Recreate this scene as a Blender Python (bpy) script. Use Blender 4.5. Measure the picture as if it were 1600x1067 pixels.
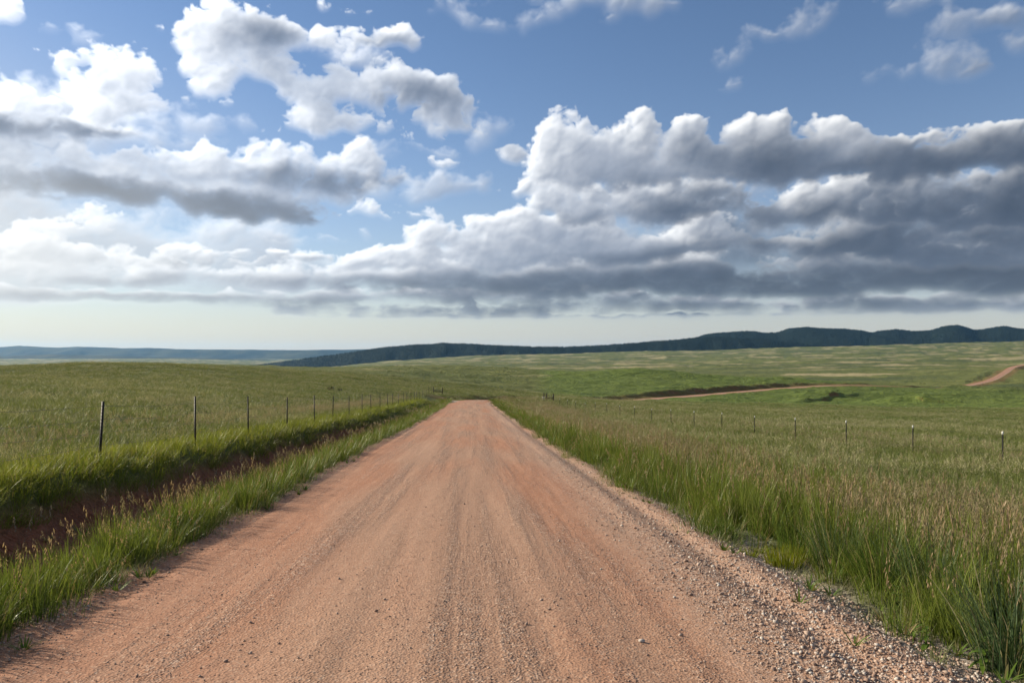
import bpy, math, random
import numpy as np

# ------------------------------------------------------------------ scene, camera, sky, sun
for o in list(bpy.data.objects):
    bpy.data.objects.remove(o)
scene = bpy.context.scene
COL = scene.collection
random.seed(7)
RNG = np.random.default_rng(11)

FOCAL = 1160.0 / 1600.0 * 36.0            # mm on a 36 mm wide sensor
EYE = 1.70
YAW = math.radians(3.06)                   # the lens points a little right of the road's direction
PITCH = math.radians(0.96)

cam_data = bpy.data.cameras.new('camera')
cam_data.lens = FOCAL
cam_data.sensor_width = 36.0
cam_data.clip_start = 0.05
cam_data.clip_end = 120000.0
cam = bpy.data.objects.new('camera', cam_data)
cam.location = (0.0, 0.0, EYE)
cam.rotation_euler = (math.radians(90) + PITCH, 0.0, -YAW)
COL.objects.link(cam)
scene.camera = cam

SUN_AZ = math.radians(-64.0)               # left of the road, a little ahead
SUN_EL = math.radians(22.0)

sun_data = bpy.data.lights.new('sun', 'SUN')
sun_data.energy = 4.8
sun_data.angle = math.radians(0.6)
sun_data.color = (1.0, 0.88, 0.70)
sun = bpy.data.objects.new('sun', sun_data)
sun.rotation_euler = (math.radians(90) - SUN_EL, 0.0, math.pi - SUN_AZ)
sun.location = (-60, 30, 40)
COL.objects.link(sun)

scene.view_settings.view_transform = 'Standard'
scene.view_settings.look = 'None'
scene.view_settings.exposure = 0.0
scene.view_settings.gamma = 1.0
scene.view_settings.use_curve_mapping = False
scene.cycles.use_denoising = True
scene.cycles.max_bounces = 4
scene.cycles.diffuse_bounces = 3
scene.cycles.use_adaptive_sampling = True
scene.cycles.adaptive_threshold = 0.015
scene.cycles.transparent_max_bounces = 8
scene.cycles.volume_bounces = 0


class Tree:
    """Small helper to write node graphs as expressions."""
    def __init__(self, nt):
        self.nt = nt

    def node(self, kind, **props):
        n = self.nt.nodes.new(kind)
        for k, v in props.items():
            setattr(n, k, v)
        return n

    def put(self, sock, v):
        if hasattr(v, 'is_output'):
            self.nt.links.new(v, sock)
        elif v is not None:
            sock.default_value = v

    def m(self, op, a, b=None, c=None, clamp=False):
        n = self.node('ShaderNodeMath', operation=op, use_clamp=clamp)
        for i, v in enumerate((a, b, c)):
            if v is not None:
                self.put(n.inputs[i], v)
        return n.outputs[0]

    def vm(self, op, a, b=None, c=None, out=0):
        n = self.node('ShaderNodeVectorMath', operation=op)
        for i, v in enumerate((a, b, c)):
            if v is not None:
                if op == 'SCALE' and i == 1:
                    self.put(n.inputs['Scale'], v)
                else:
                    self.put(n.inputs[i], v)
        return n.outputs['Value'] if op in ('DOT_PRODUCT', 'LENGTH', 'DISTANCE') else n.outputs[0]

    def xyz(self, x, y, z=0.0):
        n = self.node('ShaderNodeCombineXYZ')
        for i, v in enumerate((x, y, z)):
            self.put(n.inputs[i], v)
        return n.outputs[0]

    def sep(self, v):
        n = self.node('ShaderNodeSeparateXYZ')
        self.put(n.inputs[0], v)
        return n.outputs[0], n.outputs[1], n.outputs[2]

    def noise(self, vec, scale, detail=4.0, rough=0.5, dist=0.0, dims='3D', color=False, lac=2.0):
        n = self.node('ShaderNodeTexNoise', noise_dimensions=dims)
        self.put(n.inputs['Vector'], vec)
        self.put(n.inputs['Scale'], scale)
        self.put(n.inputs['Detail'], detail)
        self.put(n.inputs['Roughness'], rough)
        self.put(n.inputs['Lacunarity'], lac)
        self.put(n.inputs['Distortion'], dist)
        return n.outputs['Color' if color else 'Fac']

    def voronoi(self, vec, scale, detail=0.0, rough=0.5, feature='F1', out='Distance', dims='3D', smooth=None, rand=1.0):
        n = self.node('ShaderNodeTexVoronoi', feature=feature, voronoi_dimensions=dims)
        self.put(n.inputs['Vector'], vec)
        self.put(n.inputs['Scale'], scale)
        if 'Detail' in n.inputs:
            n.inputs['Detail'].default_value = detail
            n.inputs['Roughness'].default_value = rough
        if smooth is not None and 'Smoothness' in n.inputs:
            n.inputs['Smoothness'].default_value = smooth
        n.inputs['Randomness'].default_value = rand
        return n.outputs[out]

    def ramp(self, x, a, b, lo=0.0, hi=1.0, smooth=True):
        n = self.node('ShaderNodeMapRange', interpolation_type='SMOOTHSTEP' if smooth else 'LINEAR')
        n.clamp = True
        self.put(n.inputs[0], x)
        for i, v in enumerate((a, b, lo, hi)):
            self.put(n.inputs[1 + i], v)
        return n.outputs[0]

    def mix(self, f, a, b, kind='MIX'):
        n = self.node('ShaderNodeMix', data_type='RGBA', blend_type=kind)
        self.put(n.inputs[0], f)
        self.put(n.inputs[6], a if hasattr(a, 'is_output') else (*a, 1.0) if len(a) == 3 else a)
        self.put(n.inputs[7], b if hasattr(b, 'is_output') else (*b, 1.0) if len(b) == 3 else b)
        return n.outputs[2]

    def link(self, a, b):
        self.nt.links.new(a, b)


def sky_angle(px, py):
    """A spot measured on the photograph, as azimuth and elevation (in 1/1160 rad)."""
    x, y = (px - 800.0) / 1160.0, (533.5 - py) / 1160.0
    cp, sp = math.cos(PITCH), math.sin(PITCH)
    fy, fz = cp - sp * y, sp + cp * y
    az = math.atan2(x, fy) + YAW
    el = math.atan2(fz, math.hypot(x, fy))
    return az * 1160.0, el * 1160.0
# ------------------------------------------------------------------ cloud cover, computed from noise
# Every cloud is a lump of optical depth placed by azimuth and elevation; noise shapes it and the
# sun's path through it gives its light. The result is a map over the whole upper sky.
# layers from far (low over the horizon) to near; a cloud is centre (photo px), half sizes, weight; a shade is
# a thick sunless core or base: it lengthens the light's path and leaves the outline alone
LAYERS = [
    dict(seed=0, soft=0.7, sharp=1.3, clouds=[          # thin grey veil behind the banks
        (1250, 410, 420, 50, .75), (1600, 350, 240, 80, .8), (900, 420, 240, 40, .7), (1150, 330, 200, 40, .45), (560, 440, 260, 34, .75), (150, 420, 330, 56, .85), (60, 350, 230, 40, .6), (-200, 380, 250, 90, .9), (1850, 380, 200, 110, 1.0), (60, 220, 200, 60, .7), (-150, 200, 180, 80, .8)],
        shades=[(1250, 420, 420, 50, 1.3), (1600, 360, 260, 90, 1.6), (900, 450, 260, 30, .9), (1150, 330, 200, 40, .9)]),
    dict(seed=1, soft=0.8, sharp=2.0, cut=0.20, gloom=1.0, clouds=[
        (700, 488, 260, 8, 1.0), (1050, 476, 330, 10, 1.1), (1400, 482, 300, 10, 1.0), (200, 464, 170, 9, .95), (1680, 470, 300, 14, 1.1),
        (900, 496, 380, 3, .8), (450, 480, 110, 5, .6), (40, 462, 130, 9, .9), (-150, 455, 200, 16, 1.0), (1900, 470, 200, 16, 1.1), (560, 464, 170, 10, 1.0), (400, 470, 150, 7, .9), (820, 462, 200, 10, 1.0)],
        shades=[(130, 463, 170, 9, 2.0), (700, 488, 280, 9, 2.0), (1000, 478, 420, 10, 2.0), (1350, 480, 380, 11, 1.8), (560, 470, 190, 12, 1.6), (400, 472, 160, 9, 1.3), (820, 466, 200, 12, 1.8)]),
    dict(seed=2, soft=1.1, sharp=2.3, cut=0.24, gloom=0.95, clouds=[
        (930, 440, 190, 26, 1.2), (1150, 450, 170, 20, 1.1), (1400, 430, 200, 28, 1.25), (1280, 455, 150, 14, .9), (1660, 430, 200, 36, 1.3), (770, 452, 110, 18, 1.0), (620, 440, 90, 22, .9), (690, 425, 50, 18, .7),
        (330, 432, 130, 18, .95), (170, 442, 120, 12, .8), (60, 410, 140, 26, .9), (500, 425, 70, 14, .8), (-60, 430, 180, 22, .8), (1900, 430, 220, 36, 1.2), (470, 448, 80, 10, .7)],
        shades=[(850, 455, 260, 22, 1.5), (1000, 446, 330, 30, 2.4), (1350, 446, 380, 32, 2.5), (1640, 440, 260, 40, 2.4), (640, 452, 130, 14, 1.2), (330, 442, 140, 10, 1.0), (170, 446, 120, 8, .8), (480, 436, 100, 10, .8)]),
    dict(seed=3, soft=1.25, sharp=3.0, cut=0.37, crisp=1.2, gloom=0.65, clouds=[
        (900, 372, 70, 34, 1.05), (770, 362, 46, 30, 1.0), (705, 388, 48, 32, 1.0), (830, 405, 70, 26, .95), (1000, 402, 90, 20, .95), (1130, 366, 60, 26, .9), (1230, 400, 80, 22, 1.0), (1330, 350, 80, 36, 1.1), (1420, 392, 90, 26, 1.05), (1530, 402, 100, 22, 1.0), (1580, 356, 110, 30, 1.0), (1060, 380, 50, 22, .7),
        (620, 404, 52, 24, .95), (545, 412, 44, 15, .85), (450, 398, 60, 9, .85), (350, 410, 46, 10, .55), (60, 392, 100, 28, .75), (230, 404, 80, 20, .8), (120, 350, 90, 22, .65), (-120, 380, 160, 50, .8), (1720, 370, 150, 50, 1.2)],
        shades=[(1310, 375, 180, 34, 1.7), (1500, 390, 180, 38, 2.2), (1700, 370, 180, 50, 2.2), (1000, 408, 120, 14, 1.0), (1160, 392, 120, 20, 1.2), (300, 412, 110, 10, .8), (450, 403, 80, 6, .8), (700, 424, 80, 10, .5)]),
    dict(seed=4, soft=1.2, sharp=3.4, cut=0.42, crisp=1.2, gloom=0.55, clouds=[
        (1095, 316, 72, 38, 1.2), (1020, 335, 60, 26, .9), (1200, 335, 70, 24, .95), (1290, 300, 60, 26, .95), (1380, 312, 80, 34, 1.1), (1470, 336, 90, 26, 1.1), (1590, 310, 110, 44, 1.2), (858, 315, 50, 44, 1.1), (935, 322, 56, 34, 1.0), (790, 345, 44, 22, .85),
        (1720, 310, 140, 60, 1.25), (640, 332, 40, 9, .55), (575, 325, 20, 11, .6), (780, 290, 40, 10, .45), (535, 335, 24, 8, .4)],
        shades=[(1100, 326, 84, 32, 2.8), (1400, 322, 150, 36, 2.2), (1560, 325, 180, 50, 2.6), (1230, 340, 100, 18, 1.4), (1720, 300, 160, 80, 2.4), (890, 348, 60, 16, .8)]),
    dict(seed=5, puffs=False, soft=0.95, sharp=3.6, cut=0.36, crisp=1.4, gloom=0.5, clouds=[
        (868, 206, 30, 26, 1.1), (842, 244, 26, 40, 1.0), (922, 220, 26, 34, 1.05), (885, 262, 52, 40, 1.1), (1000, 196, 22, 24, 1.1), (978, 232, 30, 36, 1.0), (960, 275, 52, 28, .95), (1085, 206, 26, 16, 1.0), (1062, 240, 46, 34, 1.0), (1040, 275, 50, 26, .9), (1120, 258, 46, 34, .95),
        (1170, 200, 34, 20, 1.1), (1212, 212, 36, 26, 1.0), (1195, 258, 66, 40, 1.2), (1300, 204, 34, 22, 1.1), (1308, 236, 40, 34, 1.0), (1262, 262, 44, 28, .85), (1340, 270, 44, 20, .7), (1385, 238, 46, 26, 1.0), (1470, 256, 90, 34, 1.1), (1600, 240, 80, 34, 1.05), (1455, 210, 44, 8, .7), (1560, 204, 44, 12, .65), (1720, 240, 90, 50, 1.1)],
        shades=[(1195, 258, 74, 34, 2.6), (1095, 240, 40, 22, 1.2), (1010, 284, 90, 12, .7), (1440, 256, 110, 34, 2.6), (1590, 245, 110, 40, 2.2), (1720, 240, 100, 60, 2.2), (1325, 268, 50, 16, 1.2)]),
    dict(seed=6, soft=1.15, sharp=2.4, cut=0.39, crisp=1.1, gloom=1.1, clouds=[
        (50, 285, 150, 28, 1.15), (220, 288, 100, 30, 1.0), (350, 256, 110, 20, .9), (270, 248, 70, 16, .7), (480, 256, 90, 22, 1.0), (570, 272, 60, 26, 1.0), (390, 316, 120, 30, 1.15), (300, 310, 100, 30, 1.0), (470, 298, 100, 20, .95), (430, 344, 70, 14, .8), (-120, 290, 130, 40, 1.1),
        (30, 198, 120, 28, 1.0), (150, 207, 80, 16, .8), (50, 242, 130, 20, .8), (60, 156, 70, 22, .85), (-120, 200, 120, 40, .9)],
        shades=[(60, 290, 150, 18, 3.0), (220, 304, 90, 16, 1.7), (370, 328, 120, 18, 2.8), (430, 346, 80, 10, 2.2), (500, 284, 110, 16, 1.6), (40, 200, 130, 16, 1.8), (180, 208, 70, 10, 1.2)]),
    dict(seed=7, puffs=False, soft=1.05, sharp=2.8, cut=0.45, crisp=1.7, clouds=[
        (6, 12, 56, 32, 1.1), (22, 76, 36, 9, .6), (145, 100, 48, 38, 1.05), (205, 145, 54, 48, 1.05), (165, 180, 50, 24, .85), (240, 110, 30, 24, .7), (110, 150, 40, 20, .6),
        (375, 38, 72, 36, 1.25), (305, 66, 44, 36, 1.1), (340, 122, 56, 36, 1.05), (415, 92, 52, 34, 1.0), (430, 135, 34, 18, .6),
        (515, 66, 50, 22, .9), (615, 62, 60, 16, .85), (510, 6, 70, 13, .6),
        (585, 130, 72, 30, 1.15), (500, 158, 42, 42, 1.0), (462, 132, 28, 28, .8), (675, 150, 46, 36, 1.05), (722, 195, 38, 34, 1.0), (480, 197, 38, 24, .85), (570, 188, 56, 24, .9), (655, 212, 44, 18, .65),
        (795, 238, 27, 15, .9), (685, 255, 42, 10, .7)],
        shades=[(410, 48, 50, 20, 1.4), (340, 60, 60, 16, .4), (655, 150, 66, 20, 1.1), (570, 165, 60, 14, .7), (610, 66, 60, 9, .7)]),
    dict(seed=8, soft=0.75, sharp=1.0, clouds=[            # thin wisps
        (1492, 95, 46, 34, .85), (1545, 32, 90, 20, .75), (1450, 8, 70, 15, .7), (1640, 60, 60, 20, .7), (1262, 26, 40, 15, .75), (1205, 56, 58, 14, .65), (1150, 88, 40, 14, .55), (1143, 136, 24, 16, .75), (890, 14, 150, 16, .55),
        (716, 20, 32, 18, .75), (960, 6, 80, 15, .55), (790, 40, 60, 12, .55), (560, 95, 70, 16, .7), (300, 195, 90, 20, .75), (250, 228, 110, 16, .7), (760, 215, 40, 30, .65), (640, 300, 90, 18, .7), (480, 372, 90, 8, .5), (110, 60, 60, 14, .55), (600, 240, 90, 14, .55), (700, 290, 60, 18, .6), (1380, 120, 60, 14, .4)],
        shades=[(1492, 105, 40, 16, .4), (1545, 40, 90, 14, .4)]),
]


def lattice(seed, n=256):
    r = np.random.default_rng(seed)
    a = r.uniform(0, 2 * np.pi, (n, n)).astype(np.float32)
    return np.cos(a), np.sin(a)


def perlin(x, y, seed):
    gx, gy = lattice(seed)
    xf, yf = np.floor(x), np.floor(y)
    xi, yi = xf.astype(np.int32) & 255, yf.astype(np.int32) & 255
    fx, fy = (x - xf).astype(np.float32), (y - yf).astype(np.float32)
    x1, y1 = (xi + 1) & 255, (yi + 1) & 255
    u = fx * fx * fx * (fx * (fx * 6 - 15) + 10)
    v = fy * fy * fy * (fy * (fy * 6 - 15) + 10)
    a = gx[yi, xi] * fx + gy[yi, xi] * fy
    b = gx[yi, x1] * (fx - 1) + gy[yi, x1] * fy
    c = gx[y1, xi] * fx + gy[y1, xi] * (fy - 1)
    d = gx[y1, x1] * (fx - 1) + gy[y1, x1] * (fy - 1)
    return ((a + (b - a) * u) * (1 - v) + (c + (d - c) * u) * v) * 1.42


def fbm(x, y, octaves, rough=0.5, seed=0, billow=False):
    tot, amp, norm = np.zeros_like(x, dtype=np.float32), 1.0, 0.0
    for o in range(octaves):
        ca, sa = math.cos(0.6 * o + seed), math.sin(0.6 * o + seed)
        n = perlin(x * ca - y * sa + 17.3 * o, x * sa + y * ca + 5.1 * o, seed * 31 + o)
        if billow:
            n = np.abs(n) * 2.0 - 0.55
        tot += amp * n
        norm += amp
        amp *= rough
        x, y = x * 2.03, y * 2.03
    return tot / norm


def sstep(a, b, x):
    t = np.clip((x - a) / (b - a), 0, 1)
    return t * t * (3 - 2 * t)


def blur(a, r, axis):
    """box blur applied twice"""
    for _ in range(2):
        pad = [(0, 0), (0, 0)]
        pad[axis] = (r + 1, r)
        c = np.cumsum(np.pad(a, pad, mode='edge'), axis=axis, dtype=np.float32)
        n = a.shape[axis]
        hi = np.take(c, np.arange(n) + 2 * r + 1, axis=axis)
        lo = np.take(c, np.arange(n), axis=axis)
        a = (hi - lo) / (2 * r + 1)
    return a


def shift(a, du, dv):
    """sample a at (+du columns, +dv rows), clamped"""
    h, w = a.shape
    iu, fu = int(math.floor(du)), du - math.floor(du)
    iv, fv = int(math.floor(dv)), dv - math.floor(dv)
    c0 = np.clip(np.arange(w) + iu, 0, w - 1)
    c1 = np.clip(c0 + 1, 0, w - 1)
    r0 = np.clip(np.arange(h) + iv, 0, h - 1)
    r1 = np.clip(r0 + 1, 0, h - 1)
    top = a[r0]
    bot = a[r1]
    m = top * (1 - fv) + bot * fv
    return m[:, c0] * (1 - fu) + m[:, c1] * fu


def layout(blobs, U, V):
    """soft lumps with flattened undersides"""
    M = np.zeros_like(U)
    for (px, py, rx, ry, w) in blobs:
        u, v = sky_angle(px, py)
        c = math.cos(math.atan((px - 800.0) / 1160.0))
        rx, ry = rx * c * c, ry * c
        R = 1.75
        c0, c1 = np.searchsorted(U[0], (u - R * rx - 45, u + R * rx + 45))
        r0, r1 = np.searchsorted(V[:, 0], (v - R * ry - 40, v + R * ry + 40))
        if c1 <= c0 or r1 <= r0:
            continue
        yield slice(r0, r1), slice(c0, c1), u, v, rx, ry, w


def with_puffs(blobs, seed):
    """break each wide lump into a crowd of smaller heaps"""
    rnd = random.Random(seed)
    out = []
    for (px, py, rx, ry, w) in blobs:
        if rx < 46:
            out.append((px, py, rx, ry, w))
            continue
        out.append((px, py, rx, ry, w * 0.72))
        for q in range(int(3 + rx / 26)):
            f = rnd.uniform(0.30, 0.62)
            cx = px + rx * rnd.uniform(-1.0, 1.0)
            cy = py - ry * rnd.uniform(-0.55, 1.0)
            r = max(min(rx, 2.2 * ry) * f, 9)
            out.append((cx, cy, r * rnd.uniform(1.0, 1.5), min(r, ry * 0.9) * rnd.uniform(0.7, 1.05), w * rnd.uniform(0.2, 0.75)))
    return out


def lumps(blobs, U, V, Uw, Vw):
    M = np.zeros_like(U)
    for rs, cs, u, v, rx, ry, w in layout(blobs, U, V):
        dv = (Vw[rs, cs] - v) / ry
        q = ((Uw[rs, cs] - u) / rx) ** 2 + np.where(dv < 0, 1.25 * dv, dv) ** 2
        f = np.maximum(0, 1 - q / 3.0)
        M[rs, cs] += w * f * f
    return M


def cloud_map(U, V, step, sun_az, sun_el, layers=None, round_sky=False):
    """light (premultiplied) and cover of the clouds on a grid of azimuth U and elevation V (1/1160 rad, row 0 lowest)"""
    U0, V0, OFF = U, V, int(100 / step)
    w = U.shape[1] + 8 * OFF                              # wider noise fields, a different stretch of them for each layer
    U, V = np.meshgrid(U0[0, 0] + step * np.arange(w, dtype=np.float32), V0[:, 0])
    vs = (V + 75.0 * np.log(np.maximum(V, 0) / 45.0 + 0.3)).astype(np.float32)      # flatter towards the horizon
    wx = fbm(U / 62.0, vs / 62.0, 4, 0.55, 3)
    wy = fbm(U / 62.0 + 40, vs / 62.0 + 9, 4, 0.55, 4)
    squash = np.clip(V / 240.0, 0.12, 1.0)
    # billows
    bx, by = U + 14 * wy + 9 * fbm(U / 22.0, vs / 22.0, 2, 0.5, 6), vs + 14 * wx + 9 * fbm(U / 22.0 + 7, vs / 22.0, 2, 0.5, 7)
    bil0 = fbm(bx / 52.0, by / 52.0, 6, 0.50, 12, True)
    soft0 = fbm(U / 110.0, vs / 110.0, 7, 0.54, 15)
    fine0 = fbm(U / 11.0, vs / 11.0, 3, 0.6, 19)
    U, V = U0, V0
    vs = vs[:, :U.shape[1]]
    squash = squash[:, :U.shape[1]]
    az, el = U / 1160.0, V / 1160.0
    cg = (np.cos(el) * math.cos(sun_el) * np.cos(az - sun_az) + np.sin(el) * math.sin(sun_el))
    fwd = np.clip((cg - 0.15) / 0.85, 0, 1)
    fwd2 = fwd ** 2
    hz = np.array([0.46, 0.52, 0.58], np.float32) * (1 - fwd[..., None]) + np.array([1.05, 1.00, 0.87], np.float32) * fwd[..., None]
    veil = (0.50 * np.exp(-np.maximum(V, 0) / 60.0) + 0.95 * fwd2 * fwd * np.exp(-((V - 130) / 120.0) ** 2))[..., None]
    veil = np.clip(veil, 0, 0.9)
    side_l = np.sqrt(np.abs(np.sin(sun_az - az)))
    sunc = np.array([1.0, 0.95, 0.85], np.float32)
    amb_hi = np.array([0.25, 0.30, 0.39], np.float32)
    amb_lo = np.array([0.086, 0.126, 0.200], np.float32)
    out = np.zeros(U.shape + (3,), np.float32)
    cover = np.zeros_like(U)
    for L in (layers or LAYERS):
        k = L['seed']
        roll = lambda a: a[:, k * OFF:k * OFF + U.shape[1]]
        bil, soft, fine, lx, ly = roll(bil0), roll(soft0), roll(fine0), roll(wx), roll(wy)
        if round_sky:
            fn = fbm(U / 330.0 + 3 * k, vs / 150.0 + 2.2 * k, 4, 0.5, 9 + k)
            M = np.clip(0.35 + 1.7 * fn, 0, 1.4)
            K = np.clip(0.1 + 1.9 * fn, 0, 1.4)
        else:
            Uw, Vw = U + 34 * lx, V + 30 * ly * squash
            M = lumps(with_puffs(L['clouds'], k) if L.get('puffs', True) else L['clouds'], U, V, Uw, Vw)
            K = L.get('gloom', 0.72) * lumps(L['shades'], U, V, U + 20 * lx, V + 16 * ly * squash) * np.clip(0.95 + 1.3 * soft, 0.25, 1.5)
        rows = np.where(M.max(axis=1) > 0.03)[0]
        if len(rows) == 0:
            continue
        r0, r1 = max(rows[0] - 3, 0), min(rows[-1] + 4, U.shape[0])
        R = slice(r0, r1)
        M, K, bil, soft, fine = M[R], K[R], bil[R], soft[R], fine[R]
        H = np.clip(M, 0, 1.3) - L.get('cut', 0.30) + L['soft'] * (0.66 * bil + 0.62 * soft) + 0.10 * fine
        H = np.where(M > 0.03, np.maximum(H, 0) * sstep(0.03, 0.2, M), 0).astype(np.float32)
        D = H * (1 + 1.0 * K)
        Ds = blur(blur(D, 1, 0), 1, 1)
        acc = np.zeros_like(H)
        ln, pos = 3.0, 0.0
        for i in range(9):
            pos += ln
            acc += ln * shift(Ds, -pos / step * 0.90, pos / step * 0.46)
            ln *= 1.33
        acc *= side_l[R]
        up = np.zeros_like(H)
        ln, pos = 4.0, 0.0
        for i in range(5):
            pos += ln
            up += ln * shift(Ds, 0, pos / step)
            ln *= 1.4
        alpha = 1 - np.exp(-(H * L['sharp'] * L.get('crisp', 1.0)) ** 1.4)
        n = max(1, int(round(1.2 / step)))
        Dw = blur(blur(D, n, 0), n, 1)
        Db = blur(blur(D, 5 * n, 0), 5 * n, 1)
        Dr, D = D, 0.55 * Dw + 0.9 * Db
        under = sstep(0.0, 0.012, blur(blur((shift(H, 0, 2) - shift(H, 0, -2)) / (4 * step), 2, 0), 2, 1))
        m_ = max(2, int(round(5 / step)))
        alpha = alpha * (1 - 0.7 * under) + 0.7 * under * blur(blur(alpha, m_, 0), m_, 1)     # undersides fray out
        gu = (shift(D, 1.5, 0) - shift(D, -1.5, 0)) / (3 * step)
        gv = (shift(D, 0, 1.5) - shift(D, 0, -1.5)) / (3 * step)
        slope = gu * 11.0 - gv * 9.0                           # rising away from the sun = facing it
        lam = np.clip(0.64 + 0.74 * slope / np.sqrt(1 + slope * slope), 0.10, 1.5)
        D = Dr
        f2 = fwd2[R]
        ks = np.exp(-0.75 * K)
        s = (0.50 * np.exp(-acc * 0.036) * lam + 0.22 * np.exp(-acc * 0.011) * (0.6 + 0.4 * lam)) * ks + (0.12 + 0.62 * f2) * np.exp(-D * 2.6) + 0.34 * f2 * np.exp(-acc * 0.012) * np.exp(-0.55 * K)
        a = np.exp(-up * 0.010) * (0.30 + 0.70 * np.exp(-K * 1.1)) * (0.8 + 0.2 * lam)
        f = fwd[R][..., None]
        rgb = s[..., None] * sunc * 0.95 + amb_lo * (1 + 1.0 * f) + a[..., None] * (amb_hi - amb_lo) * (0.8 + 0.6 * f)
        rgb = rgb * (0.5 + 0.5 * np.exp(-0.45 * K))[..., None]
        rgb = rgb * (1 - veil[R]) + hz[R] * veil[R]
        if not round_sky:
            alpha = alpha * sstep(26, 60, V[R])
        else:
            alpha = alpha * sstep(26, 60, V[R])
        out[R] = out[R] * (1 - alpha[..., None]) + rgb * alpha[..., None]
        cover[R] = cover[R] * (1 - alpha) + alpha
    return out, cover, hz

EXPOSURE = 1.0
scene.view_settings.exposure = EXPOSURE
SKY_STRENGTH = 0.066


def float_image(name, rgb, a):
    h, w = a.shape
    im = bpy.data.images.new(name, w, h, alpha=True, float_buffer=True)
    im.colorspace_settings.name = 'Non-Color'
    im.alpha_mode = 'CHANNEL_PACKED'
    px = np.empty((h, w, 4), np.float32)
    px[..., :3] = rgb
    px[..., 3] = a
    im.pixels.foreach_set(px.ravel())
    im.update()
    return im


FU0, FU1, FV1, FSTEP = -860.0, 960.0, 640.0, 1.25
fu = np.arange(FU0, FU1, FSTEP, dtype=np.float32)
fv = np.arange(0, FV1, FSTEP, dtype=np.float32)
c_rgb, c_a, _ = cloud_map(*np.meshgrid(fu, fv), FSTEP, SUN_AZ, SUN_EL)
front_img = float_image('cloud_cover_ahead', c_rgb, c_a)
RU = math.pi * 1160.0
ru = np.arange(-RU, RU, 8.0, dtype=np.float32)
rv = np.arange(0, RU / 2, 8.0, dtype=np.float32)
c_rgb, c_a, _ = cloud_map(*np.meshgrid(ru, rv), 8.0, SUN_AZ, SUN_EL, LAYERS[2:4], True)
round_img = float_image('cloud_cover_round', c_rgb, c_a)

world = bpy.data.worlds.new('World')
scene.world = world
world.use_nodes = True
wt = world.node_tree
wt.nodes.clear()
W = Tree(wt)
w_out = W.node('ShaderNodeOutputWorld')
bg = W.node('ShaderNodeBackground')
bg.inputs['Strength'].default_value = SKY_STRENGTH
sky = W.node('ShaderNodeTexSky', sky_type='NISHITA')
sky.sun_disc = False
sky.sun_elevation = SUN_EL
sky.sun_rotation = SUN_AZ
sky.altitude = 1200.0
sky.air_density = 1.0
sky.dust_density = 0.6
sky.ozone_density = 3.5
coord = W.node('ShaderNodeTexCoord').outputs['Generated']
dx, dy, dz = W.sep(coord)
U = W.m('MULTIPLY', W.m('ARCTAN2', dx, dy), 1160.0)
V = W.m('MULTIPLY', W.m('ARCSINE', dz), 1160.0)


def cloud_tex(img, u0, u1, v1):
    n = W.node('ShaderNodeTexImage', interpolation='Linear', extension='EXTEND')
    n.image = img
    W.put(n.inputs[0], W.xyz(W.ramp(U, u0, u1, 0, 1, False), W.ramp(V, 0.0, v1, 0, 1, False), 0.0))
    return n.outputs[0], n.outputs[1]


f_c, f_a = cloud_tex(front_img, FU0 - FSTEP / 2, FU1 - FSTEP / 2, FV1)
r_c, r_a = cloud_tex(round_img, -RU - 4, RU + 4, RU / 2)
side = W.m('MAXIMUM', W.ramp(W.m('ABSOLUTE', W.m('SUBTRACT', U, 50.0)), 740.0, 890.0), W.ramp(V, 570.0, 635.0))
cl_c = W.mix(side, f_c, r_c)
mx = W.node('ShaderNodeMix', data_type='FLOAT')
W.put(mx.inputs[0], side); W.put(mx.inputs[2], f_a); W.put(mx.inputs[3], r_a)
cl_a = mx.outputs[0]
above = W.ramp(V, -2.0, 2.0)
cl_a = W.m('MULTIPLY', cl_a, above)
GAIN = 0.53 / SKY_STRENGTH
cl_c = W.vm('SCALE', W.vm('SCALE', cl_c, above), GAIN)
# low air: pale towards the horizon, warm on the sun's side
sundir = (math.sin(SUN_AZ) * math.cos(SUN_EL), math.cos(SUN_AZ) * math.cos(SUN_EL), math.sin(SUN_EL))
cosg = W.vm('DOT_PRODUCT', coord, sundir)
fwd = W.ramp(cosg, 0.15, 1.0, 0.0, 1.0, False)
hz = W.vm('SCALE', W.mix(fwd, (0.58, 0.535, 0.475), (0.78, 0.675, 0.505)), GAIN)
air = W.m('MULTIPLY', W.m('EXPONENT', W.m('DIVIDE', W.m('MAXIMUM', V, 0.0), -120.0)), 0.95)
halo = W.m('MULTIPLY', W.m('POWER', fwd, 3.0), W.m('EXPONENT', W.m('MULTIPLY', W.m('POWER', W.m('DIVIDE', W.m('SUBTRACT', V, 150.0), 190.0), 2.0), -1.0)))
air = W.m('MAXIMUM', air, W.m('MULTIPLY', halo, 0.85))
sky_c = W.mix(air, sky.outputs[0], hz)
clear = W.vm('SCALE', sky_c, W.m('SUBTRACT', 1.0, cl_a))
W.link(W.vm('ADD', clear, cl_c), bg.inputs['Color'])
W.link(bg.outputs[0], w_out.inputs['Surface'])
world.cycles.sampling_method = 'MANUAL'
world.cycles.sample_map_resolution = 512

# ------------------------------------------------------------------ helpers: meshes, tags, materials
def tag(o, label, cat=None, group=None, kind=None):
    o['label'] = label
    if cat:
        o['category'] = cat
    if group:
        o['group'] = group
    if kind:
        o['kind'] = kind
    return o


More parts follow.
